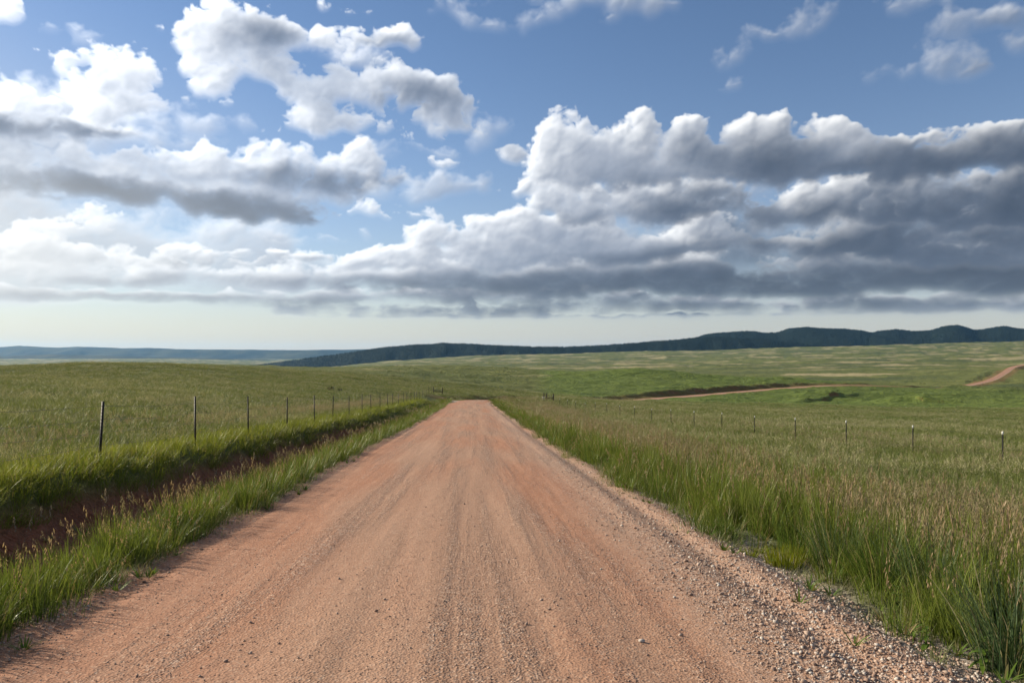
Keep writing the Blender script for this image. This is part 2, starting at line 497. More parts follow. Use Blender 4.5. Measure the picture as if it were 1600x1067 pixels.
def mesh_np(name, verts, faces, mat=None, smooth=True):
    """verts (n,3), faces (m,3 or 4)"""
    verts = np.asarray(verts, np.float32)
    faces = np.asarray(faces, np.int32)
    me = bpy.data.meshes.new(name)
    k = faces.shape[1]
    me.vertices.add(len(verts))
    me.vertices.foreach_set('co', verts.ravel())
    me.loops.add(faces.size)
    me.loops.foreach_set('vertex_index', faces.ravel())
    me.polygons.add(len(faces))
    me.polygons.foreach_set('loop_start', np.arange(0, faces.size, k, dtype=np.int32))
    me.polygons.foreach_set('loop_total', np.full(len(faces), k, np.int32))
    if smooth:
        me.polygons.foreach_set('use_smooth', np.ones(len(faces), bool))
    me.update(calc_edges=True)
    me.validate()
    if mat:
        me.materials.append(mat)
    return me


def attr(me, name, vals, kind='FLOAT', domain='POINT'):
    a = me.attributes.new(name, kind, domain)
    a.data.foreach_set('vector' if kind == 'FLOAT_VECTOR' else 'value', np.ascontiguousarray(vals).ravel())


def link(name, me, parent=None, loc=None):
    o = bpy.data.objects.new(name, me)
    COL.objects.link(o)
    if parent:
        o.parent = parent
    if loc is not None:
        o.location = loc
    return o


def empty(name, loc):
    o = bpy.data.objects.new(name, None)
    o.empty_display_size = 0.2
    o.location = loc
    COL.objects.link(o)
    return o


def material(name):
    m = bpy.data.materials.new(name)
    m.use_nodes = True
    m.node_tree.nodes.clear()
    t = Tree(m.node_tree)
    t.out = t.node('ShaderNodeOutputMaterial')
    return m, t


def principled(t, color, rough=0.8, normal=None, spec=0.3):
    p = t.node('ShaderNodeBsdfPrincipled')
    t.put(p.inputs['Base Color'], color if hasattr(color, 'is_output') else (*color, 1.0))
    t.put(p.inputs['Roughness'], rough)
    p.inputs['Specular IOR Level'].default_value = spec
    if normal is not None:
        t.link(normal, p.inputs['Normal'])
    t.link(p.outputs[0], t.out.inputs['Surface'])
    return p


def bump(t, h, strength, dist, prev=None):
    b = t.node('ShaderNodeBump')
    b.inputs['Strength'].default_value = strength
    b.inputs['Distance'].default_value = dist
    t.link(h, b.inputs['Height'])
    if prev is not None:
        t.link(prev, b.inputs['Normal'])
    return b.outputs[0]


def geo_pos(t):
    return t.node('ShaderNodeNewGeometry').outputs['Position']


def get_attr(t, name, kind='GEOMETRY', out='Fac'):
    n = t.node('ShaderNodeAttribute', attribute_name=name)
    n.attribute_type = kind
    return n.outputs[out]


def plain_material(name, color, rough=0.7, var=0.25, scale=40.0, spec=0.3):
    m, t = material(name)
    n = t.noise(geo_pos(t), scale, 4.0, 0.6)
    c = t.mix(t.ramp(n, 0.3, 0.7), tuple(v * (1 - var) for v in color), tuple(min(1, v * (1 + var)) for v in color))
    principled(t, c, rough, spec=spec)
    return m


# ------------------------------------------------------------------ the lie of the land
def ray(px, py):
    x, y = (px - 800.0) / 1160.0, (533.5 - py) / 1160.0
    cp, sp = math.cos(PITCH), math.sin(PITCH)
    fy, fz = cp - sp * y, sp + cp * y
    cy, sy = math.cos(YAW), math.sin(YAW)
    return np.array([x * cy + fy * sy, -x * sy + fy * cy, fz])


def road_z(y):
    y = np.asarray(y, np.float64)
    return -0.056 * y + 0.000063 * y * y


# heights measured along twelve bearings: photo column -> (distance ahead, photo row of the ground there)
BEARINGS = [
    (-500, [(8, 800), (15, 690), (30, 640), (60, 601), (100, 592), (190, 579), (240, 577), (300, 590), (600, 612), (1500, 590), (5000, 570)]),
    (0, [(11, 765), (25, 655), (60, 603), (100, 591), (180, 576), (220, 573.5), (280, 578), (500, 600), (1500, 588), (5000, 569)]),
    (130, [(14, 715), (27, 650), (60, 606), (100, 593), (190, 568.5), (230, 566.5), (300, 571), (500, 590), (1500, 586), (5000, 569)]),
    (270, [(17, 690), (35, 640), (60, 612), (100, 596), (200, 570), (240, 568), (330, 571), (450, 566.5), (520, 570), (700, 580), (1500, 586), (5000, 569)]),
    (400, [(25, 676), (50, 640), (60, 627), (100, 604), (200, 578), (280, 573.5), (360, 577), (470, 569.5), (560, 574), (1500, 588), (4200, 579), (5200, 576)]),
    (500, [(36, 665), (60, 640), (100, 608), (200, 584), (300, 578), (380, 580), (520, 574), (650, 579), (1500, 582), (4200, 577), (5200, 575)]),
    (600, [(60, 645), (100, 617), (150, 602), (250, 586), (350, 577), (440, 571), (600, 576), (1500, 573), (3000, 567.5), (5000, 565)]),
    (720, [(60, 650), (122, 625), (160, 616), (200, 609), (300, 594), (400, 579), (480, 570), (600, 573), (1500, 574), (3000, 566), (5000, 557)]),
    (850, [(60, 655), (128, 622), (170, 624), (230, 622), (300, 603), (400, 585), (470, 577), (600, 582), (1500, 575), (3000, 566), (5000, 553)]),
    (930, [(60, 656), (140, 624), (190, 628), (250, 624), (300, 608), (380, 588), (430, 579), (600, 588), (1500, 575), (3000, 565), (5000, 551)]),
    (1000, [(60, 660), (100, 640), (175, 627), (225, 631), (270, 622), (320, 606), (380, 584), (420, 578), (520, 590), (800, 588), (1500, 574), (3000, 563), (5000, 549.5)]),
    (1200, [(35, 693), (60, 668), (120, 645), (225, 633), (290, 627), (345, 607), (390, 594), (440, 588), (560, 600), (800, 588), (1500, 573), (3000, 560), (5000, 544)]),
    (1400, [(30, 705), (60, 672), (120, 650), (220, 637), (290, 630), (360, 612), (430, 603), (560, 607), (800, 586), (1500, 571), (3000, 556), (5000, 538)]),
    (1600, [(20, 755), (27, 728), (60, 678), (120, 653), (210, 637), (300, 626), (400, 615), (500, 606), (600, 596), (720, 579), (900, 574), (1500, 569), (3000, 552), (5000, 532)]),
    (1900, [(20, 765), (27, 736), (60, 684), (120, 656), (210, 637), (300, 622), (500, 596), (720, 570), (900, 568), (1500, 565), (3000, 548), (5000, 528)]),
]
LOGR = np.linspace(math.log(3.0), math.log(30000.0), 240)
cols_az, cols_z = [], []
for px, pts in BEARINGS:
    rr, zz, aa = [], [], []
    for d, py in pts:
        v = ray(px, py) * d
        rr.append(math.hypot(v[0], v[1])); zz.append(EYE + v[2]); aa.append(math.atan2(v[0], v[1]))
    rr += [9000.0, 30000.0]
    zz += [zz[-1] * 0.9, zz[-1] * 0.6 - 40]
    # lay the profile out evenly in log distance and round its corners
    z = np.interp(LOGR, np.log(rr), zz)
    kz = np.array([1, 2, 3, 2, 1.0]); kz /= kz.sum()
    z = np.convolve(np.pad(z, 2, 'edge'), kz, 'valid')
    cols_az.append(np.mean(aa)); cols_z.append(z)
AZ_GRID = np.linspace(math.radians(-62), math.radians(62), 300)
PROFILE = np.stack([np.interp(AZ_GRID, cols_az, [c[i] for c in cols_z]) for i in range(len(LOGR))])      # (r, az)
kz = np.hanning(15)[1:-1]; kz /= kz.sum()
PROFILE = np.apply_along_axis(lambda c: np.convolve(np.pad(c, 6, 'edge'), kz, 'valid'), 1, PROFILE)

# the road: straight down the slope, over the brow, then swinging right through the valley and up the far hills
PATH = np.array([(-0.2, -12, 0), (-0.2, 0, 0), (-0.2, 40, 0), (-0.2, 85, 0), (0.3, 105, 0), (2.0, 124, -6.0), (7, 148, -8.3), (20, 185, -11.4), (38, 225, -13.6), (61, 268, -15.0),
                 (94, 303, -15.4), (125, 330, -15.1), (159, 358, -14.8), (196, 386, -15.0), (245, 420, -17.0), (285, 450, -20.0), (318, 480, -21.6), (362, 525, -21.4), (430, 595, -20.0),
                 (505, 680, -16.4), (590, 780, -12.5), (700, 900, -11.0)], float)
PATH[:5, 2] = road_z(PATH[:5, 1])


def catmull(pts, n):
    pts = np.vstack([2 * pts[0] - pts[1], pts, 2 * pts[-1] - pts[-2]])
    out = []
    for i in range(1, len(pts) - 2):
        p0, p1, p2, p3 = pts[i - 1:i + 3]
        t = np.linspace(0, 1, n, endpoint=False)[:, None]
        out.append(0.5 * (2 * p1 + (p2 - p0) * t + (2 * p0 - 5 * p1 + 4 * p2 - p3) * t ** 2 + (3 * p1 - p0 - 3 * p2 + p3) * t ** 3))
    return np.vstack(out + [pts[-2][None]])


FAR_PATH = catmull(PATH[4:], 14)


def edge_wobble(y, seed, amp=0.16):
    y = np.asarray(y, np.float32)
    return amp * fbm(y / 3.1, np.full_like(y, seed * 3.3), 3, 0.6, 40 + seed) * 1.6


KNOLLS = [(1410, 275, 3.2, 13, 10), (1300, 300, 2.0, 16, 9), (1500, 300, 1.6, 22, 10), (1440, 330, 1.6, 30, 10), (1110, 262, 1.2, 12, 7), (1345, 236, -1.5, 7, 3.5), (1490, 466, 2.6, 44, 18), (1010, 400, 2.4, 34, 16), (900, 380, 1.2, 30, 14),
          (760, 330, 1.2, 30, 10), (620, 300, 1.0, 26, 12), (1560, 420, 1.5, 25, 12), (1250, 420, 1.0, 30, 8), (180, 150, 0.7, 26, 10), (420, 170, 0.6, 26, 10)]
SCARPS = [((118, 262), (172, 318), 1.5, 20.0), ((66, 286), (168, 374), 0.5, 16.0), ((160, 258), (174, 254), 1.5, 10.0), ((395, 575), (520, 712), 1.6, 30.0)]


def cross_left(x, y):
    """height above the road surface, left of it: verge, ditch, bank, fence line"""
    deep = 0.42 * (1 - 0.6 * sstep(48, 80, y))
    wob = 0.18 * fbm(np.asarray(y, np.float32) / 6.0, np.zeros_like(y, dtype=np.float32) + .3, 3, .5, 51)
    xs = x + wob
    verge = -0.10 * sstep(-3.0, -4.2, xs)
    down = -deep * sstep(-3.95, -5.0, xs)
    up = (deep + 0.46) * sstep(-6.0, -7.25, xs)
    return verge + down + up


def cross_right(x, y):
    return -0.10 * sstep(2.7, 3.3, x) - 0.45 * sstep(3.4, 6.0, x) - 0.55 * sstep(6.0, 18.0, x)


def land(x, y, fine=True):
    """height of the ground"""
    x, y = np.asarray(x, np.float64), np.asarray(y, np.float64)
    r = np.hypot(x, y) + 1e-6
    az = np.clip(np.arctan2(x, y), AZ_GRID[0], AZ_GRID[-1])
    fi = np.clip((np.log(np.maximum(r, 3.0)) - LOGR[0]) / (LOGR[1] - LOGR[0]), 0, len(LOGR) - 1.001)
    fj = np.clip((az - AZ_GRID[0]) / (AZ_GRID[1] - AZ_GRID[0]), 0, len(AZ_GRID) - 1.001)
    i, j = fi.astype(int), fj.astype(int)
    a, b = fi - i, fj - j
    zt = (PROFILE[i, j] * (1 - a) + PROFILE[i + 1, j] * a) * (1 - b) + (PROFILE[i, j + 1] * (1 - a) + PROFILE[i + 1, j + 1] * a) * b
    yc = np.clip(y, -40, 140)
    zn = road_z(yc) + np.where(x < 0, cross_left(x, yc), cross_right(x, yc))
    # the measured land takes over outside the road corridor
    wl = sstep(-8.2, -15.0, x)
    wr = sstep(14.0, 26.0, x)
    wy = sstep(95.0, 125.0, y)
    wb = np.maximum(np.maximum(wl, wr), wy) * sstep(4.0, 12.0, y + 0.6 * np.abs(x))
    z = zn * (1 - wb) + zt * wb
    # swells and hummocks
    xf, yf = x.astype(np.float32), y.astype(np.float32)
    off = np.maximum(sstep(-7.6, -12, x), np.maximum(sstep(5, 12, x), wy))
    z = z + off * (np.minimum(0.0022 * r, 6.0) * fbm(xf / 60.0, yf / 60.0, 3, 0.5, 61) + np.minimum(0.10 + 0.0032 * r, 1.3) * fbm(xf / 13.0, yf / 7.0, 4, 0.55, 62))
    far = sstep(700, 2200, r)
    z = z + far * 11.0 * fbm(xf / 520.0, yf / 520.0, 5, 0.5, 63)
    if fine:
        z = z + (0.03 + 0.05 * off) * fbm(xf / 1.1, yf / 1.1, 3, 0.5, 64) * (r < 120) * np.where((x > -3.3) & (x < 3.0) & (y < 120), 0.0, 1.0)
    # small knolls, hollows and one steep gully side in the valley at the right
    for (px, d, h, rx_, ry_) in KNOLLS:
        v = ray(px, 600) * d
        q = ((x - v[0]) / rx_) ** 2 + ((y - v[1]) / ry_) ** 2
        z = z + h * np.exp(-q * 1.2)
    for (a0, a1, h, w) in SCARPS:
        p0, p1 = np.array(a0, float), np.array(a1, float)
        dv = p1 - p0
        ln = np.hypot(*dv)
        u = ((x - p0[0]) * dv[0] + (y - p0[1]) * dv[1]) / ln
        s = ((y - p0[1]) * dv[0] - (x - p0[0]) * dv[1]) / ln + 2.2 * fbm(xf / 34.0, yf / 34.0, 3, .5, 66)
        z = z + h * sstep(-2.2, 2.2, s) * np.exp(-np.maximum(s, 0) / w) * sstep(-0.10 * ln, 0.15 * ln, u) * (1 - sstep(0.85 * ln, 1.1 * ln, u))
    # road bed cut into the hills beyond the brow
    sel = np.where((y > 96) & (r < 1300) & (x > -30))[0] if x.ndim == 1 else None
    if sel is not None and len(sel):
        P = np.stack([x[sel], y[sel]], 1)
        best = np.full(len(sel), 1e9); bz = np.zeros(len(sel))
        for k in range(len(FAR_PATH) - 1):
            p0, p1 = FAR_PATH[k], FAR_PATH[k + 1]
            dv = p1[:2] - p0[:2]
            t = np.clip(((P - p0[:2]) @ dv) / (dv @ dv), 0, 1)
            q = p0[:2] + t[:, None] * dv
            dd = np.hypot(P[:, 0] - q[:, 0], P[:, 1] - q[:, 1])
            m = dd < best
            best[m] = dd[m]
            bz[m] = (p0[2] + t * (p1[2] - p0[2]))[m]
        wgt = 1 - sstep(4.2, 9.5, best)
        fade = sstep(96, 112, y[sel])
        z[sel] = z[sel] * (1 - wgt * fade) + (bz - 0.06) * wgt * fade
    # under the road sheet
    inside = (sstep(-3.2, -2.9, x) * (1 - sstep(2.3, 2.7, x))) * (y < 112)
    z = z - 0.10 * inside
    return z


def land1(x, y):
    return float(land(np.array([x]), np.array([y]))[0])


def ground_at(px, py, lo=2.0, hi=600.0):
    """where the sight line through a photo spot meets the ground"""
    v = ray(px, py)
    d = np.geomspace(lo, hi, 1500)
    z = land(v[0] * d, v[1] * d, False)
    hit = np.where(EYE + v[2] * d <= z)[0]
    k = hit[0] if len(hit) else len(d) - 1
    return v[0] * d[k], v[1] * d[k], z[k]


# ------------------------------------------------------------------ ground sheet
m_ground, t = material('meadow_ground')
pos = geo_pos(t)
soil = get_attr(t, 'soil'); gravel = get_attr(t, 'gravel'); dry = get_attr(t, 'dry'); lush = get_attr(t, 'lush')
n1 = t.noise(pos, 0.035, 5.0, 0.6)
n2 = t.noise(pos, 0.6, 5.0, 0.65)
n3 = t.noise(pos, 9.0, 4.0, 0.7)
n4 = t.noise(t.vm('MULTIPLY', pos, (1, 1, 4)), 0.006, 4.0, 0.55)
green = t.mix(t.ramp(n1, 0.35, 0.66), (0.070, 0.096, 0.024), (0.125, 0.142, 0.042))
green = t.mix(t.ramp(n2, 0.30, 0.72, 0.0, 0.65), green, (0.150, 0.145, 0.055))
green = t.mix(t.ramp(n3, 0.35, 0.75, 0.0, 0.55), green, (0.050, 0.065, 0.018))
green = t.mix(lush, green, t.mix(t.ramp(n2, .3, .7), (0.075, 0.115, 0.018), (0.10, 0.15, 0.03)))
straw = t.mix(t.ramp(n2, 0.35, 0.65), (0.24, 0.20, 0.10), (0.36, 0.31, 0.18))
green = t.mix(t.m('MULTIPLY', get_attr(t, 'cloud_shade'), 0.75), green, t.mix(t.ramp(n2, .3, .7), (0.042, 0.062, 0.026), (0.062, 0.080, 0.036)))  # cloud shadow put into the grass colour as a darker green
green = t.mix(dry, green, straw)
dirt = t.mix(t.ramp(n2, 0.3, 0.7), (0.170, 0.066, 0.038), (0.26, 0.110, 0.064))
dirt = t.mix(t.ramp(n3, 0.4, 0.75, 0.0, 0.5), dirt, (0.11, 0.05, 0.032))
vor = t.voronoi(pos, 55.0, out='Color')
stone = t.mix(t.sep(vor)[0], (0.15, 0.115, 0.090), (0.42, 0.355, 0.30))
col = t.mix(soil, green, dirt)
col = t.mix(gravel, col, stone)
nb = bump(t, n3, 0.9, 0.10)
nb = bump(t, n2, 1.0, 0.8, nb)
nb = bump(t, t.noise(t.vm('MULTIPLY', pos, (0.6, 1, 1)), 0.16, 5.0, 0.6), 0.9, 2.2, nb)
nb = bump(t, t.voronoi(pos, 55.0), 0.35, 0.015, nb)
principled(t, col, 0.95, nb, 0.1)

rings = np.concatenate([[0.0], np.geomspace(0.7, 200.0, 260, endpoint=False), np.geomspace(200.0, 720.0, 270, endpoint=False), np.geomspace(720.0, 25500.0, 130)])
ang = np.concatenate([np.linspace(-46, 46, 760), np.linspace(46, 314, 110)[1:-1]])
ang = np.radians(ang)
R_, A_ = np.meshgrid(rings, ang, indexing='ij')
gx, gy = (R_ * np.sin(A_)).ravel(), (R_ * np.cos(A_)).ravel()
gz = land(gx, gy)
nr, na = len(rings), len(ang)
ii, jj = np.meshgrid(np.arange(nr - 1), np.arange(na), indexing='ij')
j2 = (jj + 1) % na
quads = np.stack([ii * na + jj, ii * na + j2, (ii + 1) * na + j2, (ii + 1) * na + jj], -1).reshape(-1, 4)[:, ::-1]
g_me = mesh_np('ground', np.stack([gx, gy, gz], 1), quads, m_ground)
gxf, gyf = gx.astype(np.float32), gy.astype(np.float32)
rough_n = fbm(gxf / 0.9, gyf / 0.9, 4, 0.6, 71)
# bare red earth in the ditch and on the cut banks by the far road
ditch = sstep(-6.9, -6.4, gx + 0.2 * rough_n) * (1 - sstep(-4.6, -4.0, gx + 0.2 * rough_n)) * (1 - sstep(38, 62, gy)) * (gy < 90)
soil_v = ditch
d2 = np.full(len(gx), 1e9)
selm = np.where((gy > 120) & (gy < 950) & (gx > -20) & (gx < 800))[0]
best = np.full(len(selm), 1e9)
for k in range(0, len(FAR_PATH)):
    best = np.minimum(best, np.hypot(gx[selm] - FAR_PATH[k, 0], gy[selm] - FAR_PATH[k, 1]))
bank = (1 - sstep(6.5, 10.5, best + 2.5 * rough_n[selm])) * sstep(3.0, 4.5, best)
soil_v[selm] = np.maximum(soil_v[selm], bank * 0.45)
# bare earth wherever the slope is too steep for grass
zz = gz.reshape(nr, na)
steep = np.abs(np.gradient(zz, axis=0)) / np.maximum(np.gradient(rings)[:, None], 0.01)
lat_s = np.abs(np.gradient(zz, axis=1)) / np.maximum(rings[:, None] * np.abs(np.gradient(np.unwrap(ang)))[None, :], 0.01)
steep = np.hypot(steep, lat_s).ravel()
soil_v = np.maximum(soil_v, sstep(0.42, 0.75, steep + 0.15 * rough_n) * (np.hypot(gx, gy) > 150) * (np.hypot(gx, gy) < 900) * 0.8)
edge_l = sstep(-3.6, -3.0, gx + 0.3 * rough_n) * (gx < 0) * (gy < 120)
edge_r = (1 - sstep(3.1, 3.9, gx + 0.5 * rough_n + 0.35 * sstep(8, 25, gy))) * (gx >= 0) * (gy < 120)
gravel_v = np.clip(edge_l * 0.8 + edge_r, 0, 1)
big = fbm(gxf / 260.0, gyf / 90.0, 5, 0.55, 72)
rad = np.hypot(gx, gy)
dry_v = sstep(0.06, 0.26, big) * sstep(900, 1500, rad) * 0.75
dry_v += sstep(0.30, 0.62, fbm(gxf / 42.0, gyf / 30.0, 4, .5, 73)) * 0.35 * sstep(30, 90, rad) * (1 - sstep(600, 900, rad)) * (gx < 40)
# a pale stubble patch on the flat at the right
sx, sy = gx - 420, gy - 830
dry_v = np.maximum(dry_v, (1 - sstep(0.5, 1.1, (sx / 75) ** 2 + (sy / 70) ** 2 + 1.1 * fbm(gxf / 22.0, gyf / 40.0, 4, .6, 74))) * 0.9)
lush_v = sstep(0.0, 12, gx - 0.09 * gy + 5) * (1 - sstep(420, 620, rad)) * 0.6
dark_v = sstep(0.0, 0.25, fbm(gxf / 420.0 + 5, gyf / 120.0, 4, 0.5, 75)) * sstep(380, 700, rad)  # darker bands beyond the valley, standing in for cloud shadow on the plain
attr(g_me, 'soil', soil_v.astype(np.float32)); attr(g_me, 'gravel', gravel_v.astype(np.float32))
attr(g_me, 'dry', np.clip(dry_v, 0, 1).astype(np.float32)); attr(g_me, 'lush', lush_v.astype(np.float32))
attr(g_me, 'cloud_shade', dark_v.astype(np.float32))
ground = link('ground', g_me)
tag(ground, 'rolling green prairie ground falling away to a wide valley', kind='structure')

# ------------------------------------------------------------------ road
m_road, t = material('red_gravel_road')
uv = t.node('ShaderNodeUVMap').outputs[0]
ux, uy, _ = t.sep(uv)
pos = geo_pos(t)
wander = t.m('MULTIPLY', t.m('SUBTRACT', t.noise(t.xyz(0.0, t.m('MULTIPLY', uy, 0.045), 0.0), 1.0, 2.0, 0.5), 0.5), 0.5)
lane = t.xyz(t.m('ADD', ux, wander), t.m('MULTIPLY', uy, 0.018), 0.0)
s1 = t.noise(t.vm('MULTIPLY', lane, (1, 2.0, 1)), 1.9, 4.0, 0.55)
s2 = t.noise(t.vm('MULTIPLY', lane, (1, 2.6, 1)), 7.0, 3.0, 0.6)
red = t.noise(t.xyz(ux, t.m('MULTIPLY', uy, 0.16), 3.0), 0.55, 4.0, 0.6)
red = t.m('ADD', red, t.m('ADD', t.ramp(ux, -0.9, -2.3, -0.02, 0.16), t.m('MULTIPLY', t.m('MULTIPLY', t.ramp(ux, 0.7, 1.3), t.ramp(ux, 2.1, 1.6)), 0.10)))
fine = t.noise(pos, 60.0, 3.0, 0.7)
grain = t.voronoi(pos, 52.0, out='Color')
gr, gr2, _g = t.sep(grain)
gdist = t.voronoi(pos, 52.0)
pit = t.voronoi(pos, 30.0)
tan_c = t.mix(t.ramp(s1, 0.30, 0.70), (0.225, 0.130, 0.084), (0.350, 0.210, 0.138))
tan_c = t.mix(t.ramp(red, 0.42, 0.70, 0.0, 0.75), tan_c, t.mix(t.ramp(s2, .3, .7), (0.26, 0.112, 0.060), (0.34, 0.155, 0.085)))
tan_c = t.mix(t.ramp(s2, 0.50, 0.80, 0.0, 0.22), tan_c, (0.40, 0.26, 0.185))
grey = t.ramp(t.m('ADD', s1, t.m('MULTIPLY', s2, 0.4)), 0.52, 0.74)
loose = t.m('MULTIPLY', t.m('SUBTRACT', 1.0, grey), 0.8)
stone = t.mix(gr, (0.17, 0.125, 0.100), (0.50, 0.40, 0.33))
edge = t.m('MAXIMUM', t.ramp(t.m('ADD', ux, t.m('MULTIPLY', t.m('SUBTRACT', red, 0.5), 0.8)), 1.45, 2.35), t.ramp(t.m('MULTIPLY', ux, -1.0), 2.6, 3.3))
loose = t.m('MINIMUM', t.m('ADD', t.m('MULTIPLY', loose, 0.50), t.m('MULTIPLY', edge, 0.5)), 0.85)
spots = t.ramp(t.noise(pos, 21.0, 3.0, 0.6), 0.42, 0.6)
col = t.mix(t.m('MULTIPLY', loose, spots), tan_c, stone)
patch = t.ramp(t.m('ADD', t.m('MULTIPLY', t.noise(t.xyz(ux, t.m('MULTIPLY', uy, 0.25), 7.0), 1.3, 4.0, 0.65), 0.7), t.m('MULTIPLY', t.m('SUBTRACT', 1.0, grey), 0.3)), 0.28, 0.72, 0.45, 1.0)
patch = t.m('MAXIMUM', patch, t.m('MULTIPLY', edge, 0.9))
col = t.mix(t.m('MULTIPLY', t.ramp(gr2, 0.72, 0.95, 0.0, 0.70), patch), col, (0.14, 0.075, 0.046))
col = t.mix(t.m('MULTIPLY', t.ramp(gr, 0.80, 0.97, 0.0, 0.60), patch), col, (0.56, 0.41, 0.30))
col = t.mix(t.ramp(fine, 0.50, 0.75, 0.0, 0.35), col, (0.15, 0.09, 0.062))
nb = bump(t, t.m('MULTIPLY', gdist, patch), 0.65, 0.016)
nb = bump(t, t.m('MULTIPLY', t.noise(pos, 14.0, 4.0, 0.7), patch), 0.5, 0.03, nb)
nb = bump(t, s2, 0.12, 0.02, nb)
principled(t, col, 0.93, nb, 0.15)

# centre line samples: dense near the lens, sparse far off
ys = np.concatenate([np.linspace(-10, 2, 14, endpoint=False), np.linspace(2, 14, 150, endpoint=False), np.geomspace(14, 105, 170)])
near = np.stack([np.full_like(ys, -0.2), ys, road_z(ys)], 1)
mid = FAR_PATH[FAR_PATH[:, 1] > 105.5]
m0 = np.linspace(0, 1, 6)[1:-1, None] * (mid[0] - near[-1]) + near[-1]
line = np.vstack([near, m0, mid])
tang = np.gradient(line[:, :2], axis=0)
tang /= np.linalg.norm(tang, axis=1)[:, None]
side_v = np.stack([tang[:, 1], -tang[:, 0]], 1)
along = np.concatenate([[0], np.cumsum(np.linalg.norm(np.diff(line[:, :2], axis=0), axis=1))]) - 10
lat = np.concatenate([[-3.5], np.linspace(-3.3, 3.15, 131), [3.4]])
L_, S_ = np.meshgrid(lat, np.arange(len(line)))
rx = line[S_, 0] + side_v[S_, 0] * L_
ry = line[S_, 1] + side_v[S_, 1] * L_
crown = 0.05 * (1 - (L_ / 3.2) ** 2)
lf, af = L_.astype(np.float32), along[S_].astype(np.float32)
wv = 0.25 * fbm(af / 22.0, np.zeros_like(af), 2, .5, 80)
ridges = 0.0035 * fbm((lf + wv) / 0.16, af / 7.0, 3, 0.55, 81) + 0.016 * fbm((lf + wv) / 0.55, af / 14.0, 3, 0.5, 82)
windrow = 0.022 * np.exp(-((lf - 2.35 - 0.12 * fbm(af / 5.0, np.zeros_like(af), 2, .5, 83)) / 0.22) ** 2) + 0.018 * np.exp(-((lf + 2.75 - wv) / 0.2) ** 2)
lumps_h = 0.008 * fbm(lf / 0.12, af / 0.12, 2, 0.5, 84)
rz = line[S_, 2] + crown - 0.02 + ridges + windrow * (0.7 + 0.5 * fbm(lf / .3, af / .4, 3, .5, 85)) + lumps_h
shore = sstep(2.5, 3.1, np.abs(L_ + 0.08))
on_land = land(rx.ravel(), ry.ravel()).reshape(rx.shape) + 0.012 + 0.012 * fbm(lf / .09, af / .09, 2, .5, 86)
rz = rz * (1 - shore) + on_land * shore
rz[:, 0] -= 0.08
rz[:, -1] -= 0.08
nl, ns = len(lat), len(line)
ii, jj = np.meshgrid(np.arange(ns - 1), np.arange(nl - 1), indexing='ij')
quads = np.stack([ii * nl + jj, ii * nl + jj + 1, (ii + 1) * nl + jj + 1, (ii + 1) * nl + jj], -1).reshape(-1, 4)
r_me = mesh_np('road', np.stack([rx.ravel(), ry.ravel(), rz.ravel()], 1), quads, m_road)
uvl = r_me.uv_layers.new(name='along')
uvs = np.stack([L_.ravel(), along[S_].ravel()], 1)[quads.ravel()]
uvl.data.foreach_set('uv', uvs.astype(np.float32).ravel())
road = link('road', r_me)
tag(road, 'reddish gravel road running straight downhill and over the brow', kind='structure')

# ------------------------------------------------------------------ distant hills and their woods
def ridge(name, label, dist, depth, crest, mat, base=-80.0, rough=0.10, seed=1, cols=520):
    """crest: (photo column, photo row) of the skyline, at the given distance"""
    cx = [c[0] for c in crest]
    rows = 26
    pxs = np.linspace(cx[0], cx[-1], cols)
    crest_y = np.interp(pxs, cx, [c[1] for c in crest])
    k = np.hanning(9)[1:-1]; k /= k.sum()
    crest_y = np.convolve(np.pad(crest_y, 3, 'edge'), k, 'valid')
    V_ = []
    for r in range(rows):
        s = r / (rows - 1) * 2 - 1                      # -1 near foot, 0 crest, 1 far foot
        d = dist + s * depth
        prof = (1 - abs(s)) ** 1.15
        for q, px in enumerate(pxs):
            v = ray(px, crest_y[q])
            top = EYE + v[2] * dist
            V_.append((v[0] * d, v[1] * d, base + (top - base) * prof, abs(s), top - base))
    A = np.array(V_, np.float32)
    n = fbm(A[:, 0] / (depth * 0.42), A[:, 1] / (depth * 0.42), 5, 0.5, seed)
    spur = fbm(A[:, 0] / (depth * 0.17), A[:, 1] / (depth * 0.5), 4, 0.5, seed + 1)
    A[:, 2] += A[:, 4] * (n * 0.22 + spur * 0.20) * np.clip(A[:, 3] * 2.2, 0.0, 1) * (1 - A[:, 3]) * 1.7
    ii, jj = np.meshgrid(np.arange(rows - 1), np.arange(cols - 1), indexing='ij')
    quads = np.stack([ii * cols + jj, ii * cols + jj + 1, (ii + 1) * cols + jj + 1, (ii + 1) * cols + jj], -1).reshape(-1, 4)
    o = link(name, mesh_np(name, A[:, :3], quads, mat))
    tag(o, label, kind='structure')
    return A[:, :3].reshape(rows, cols, 3)


m_wood, t = material('wooded_hill')
pos = geo_pos(t)
n = t.noise(pos, 0.004, 5.0, 0.6)
n2 = t.noise(pos, 0.05, 3.0, 0.7)
c = t.mix(t.ramp(n2, .3, .7), (0.006, 0.012, 0.010), (0.012, 0.020, 0.014))
c = t.mix(t.ramp(n, 0.64, 0.74, 0.0, 0.6), c, (0.04, 0.045, 0.025))
principled(t, c, 0.95, bump(t, n2, 0.6, 12.0), 0.05)
m_fhill, t = material('far_hill')
pos = geo_pos(t)
n = t.noise(t.vm('MULTIPLY', pos, (1, 0.4, 1)), 0.0016, 5.0, 0.6)
c = t.mix(t.ramp(n, .40, .60), (0.014, 0.022, 0.018), (0.05, 0.055, 0.032))
principled(t, c, 0.95, None, 0.05)

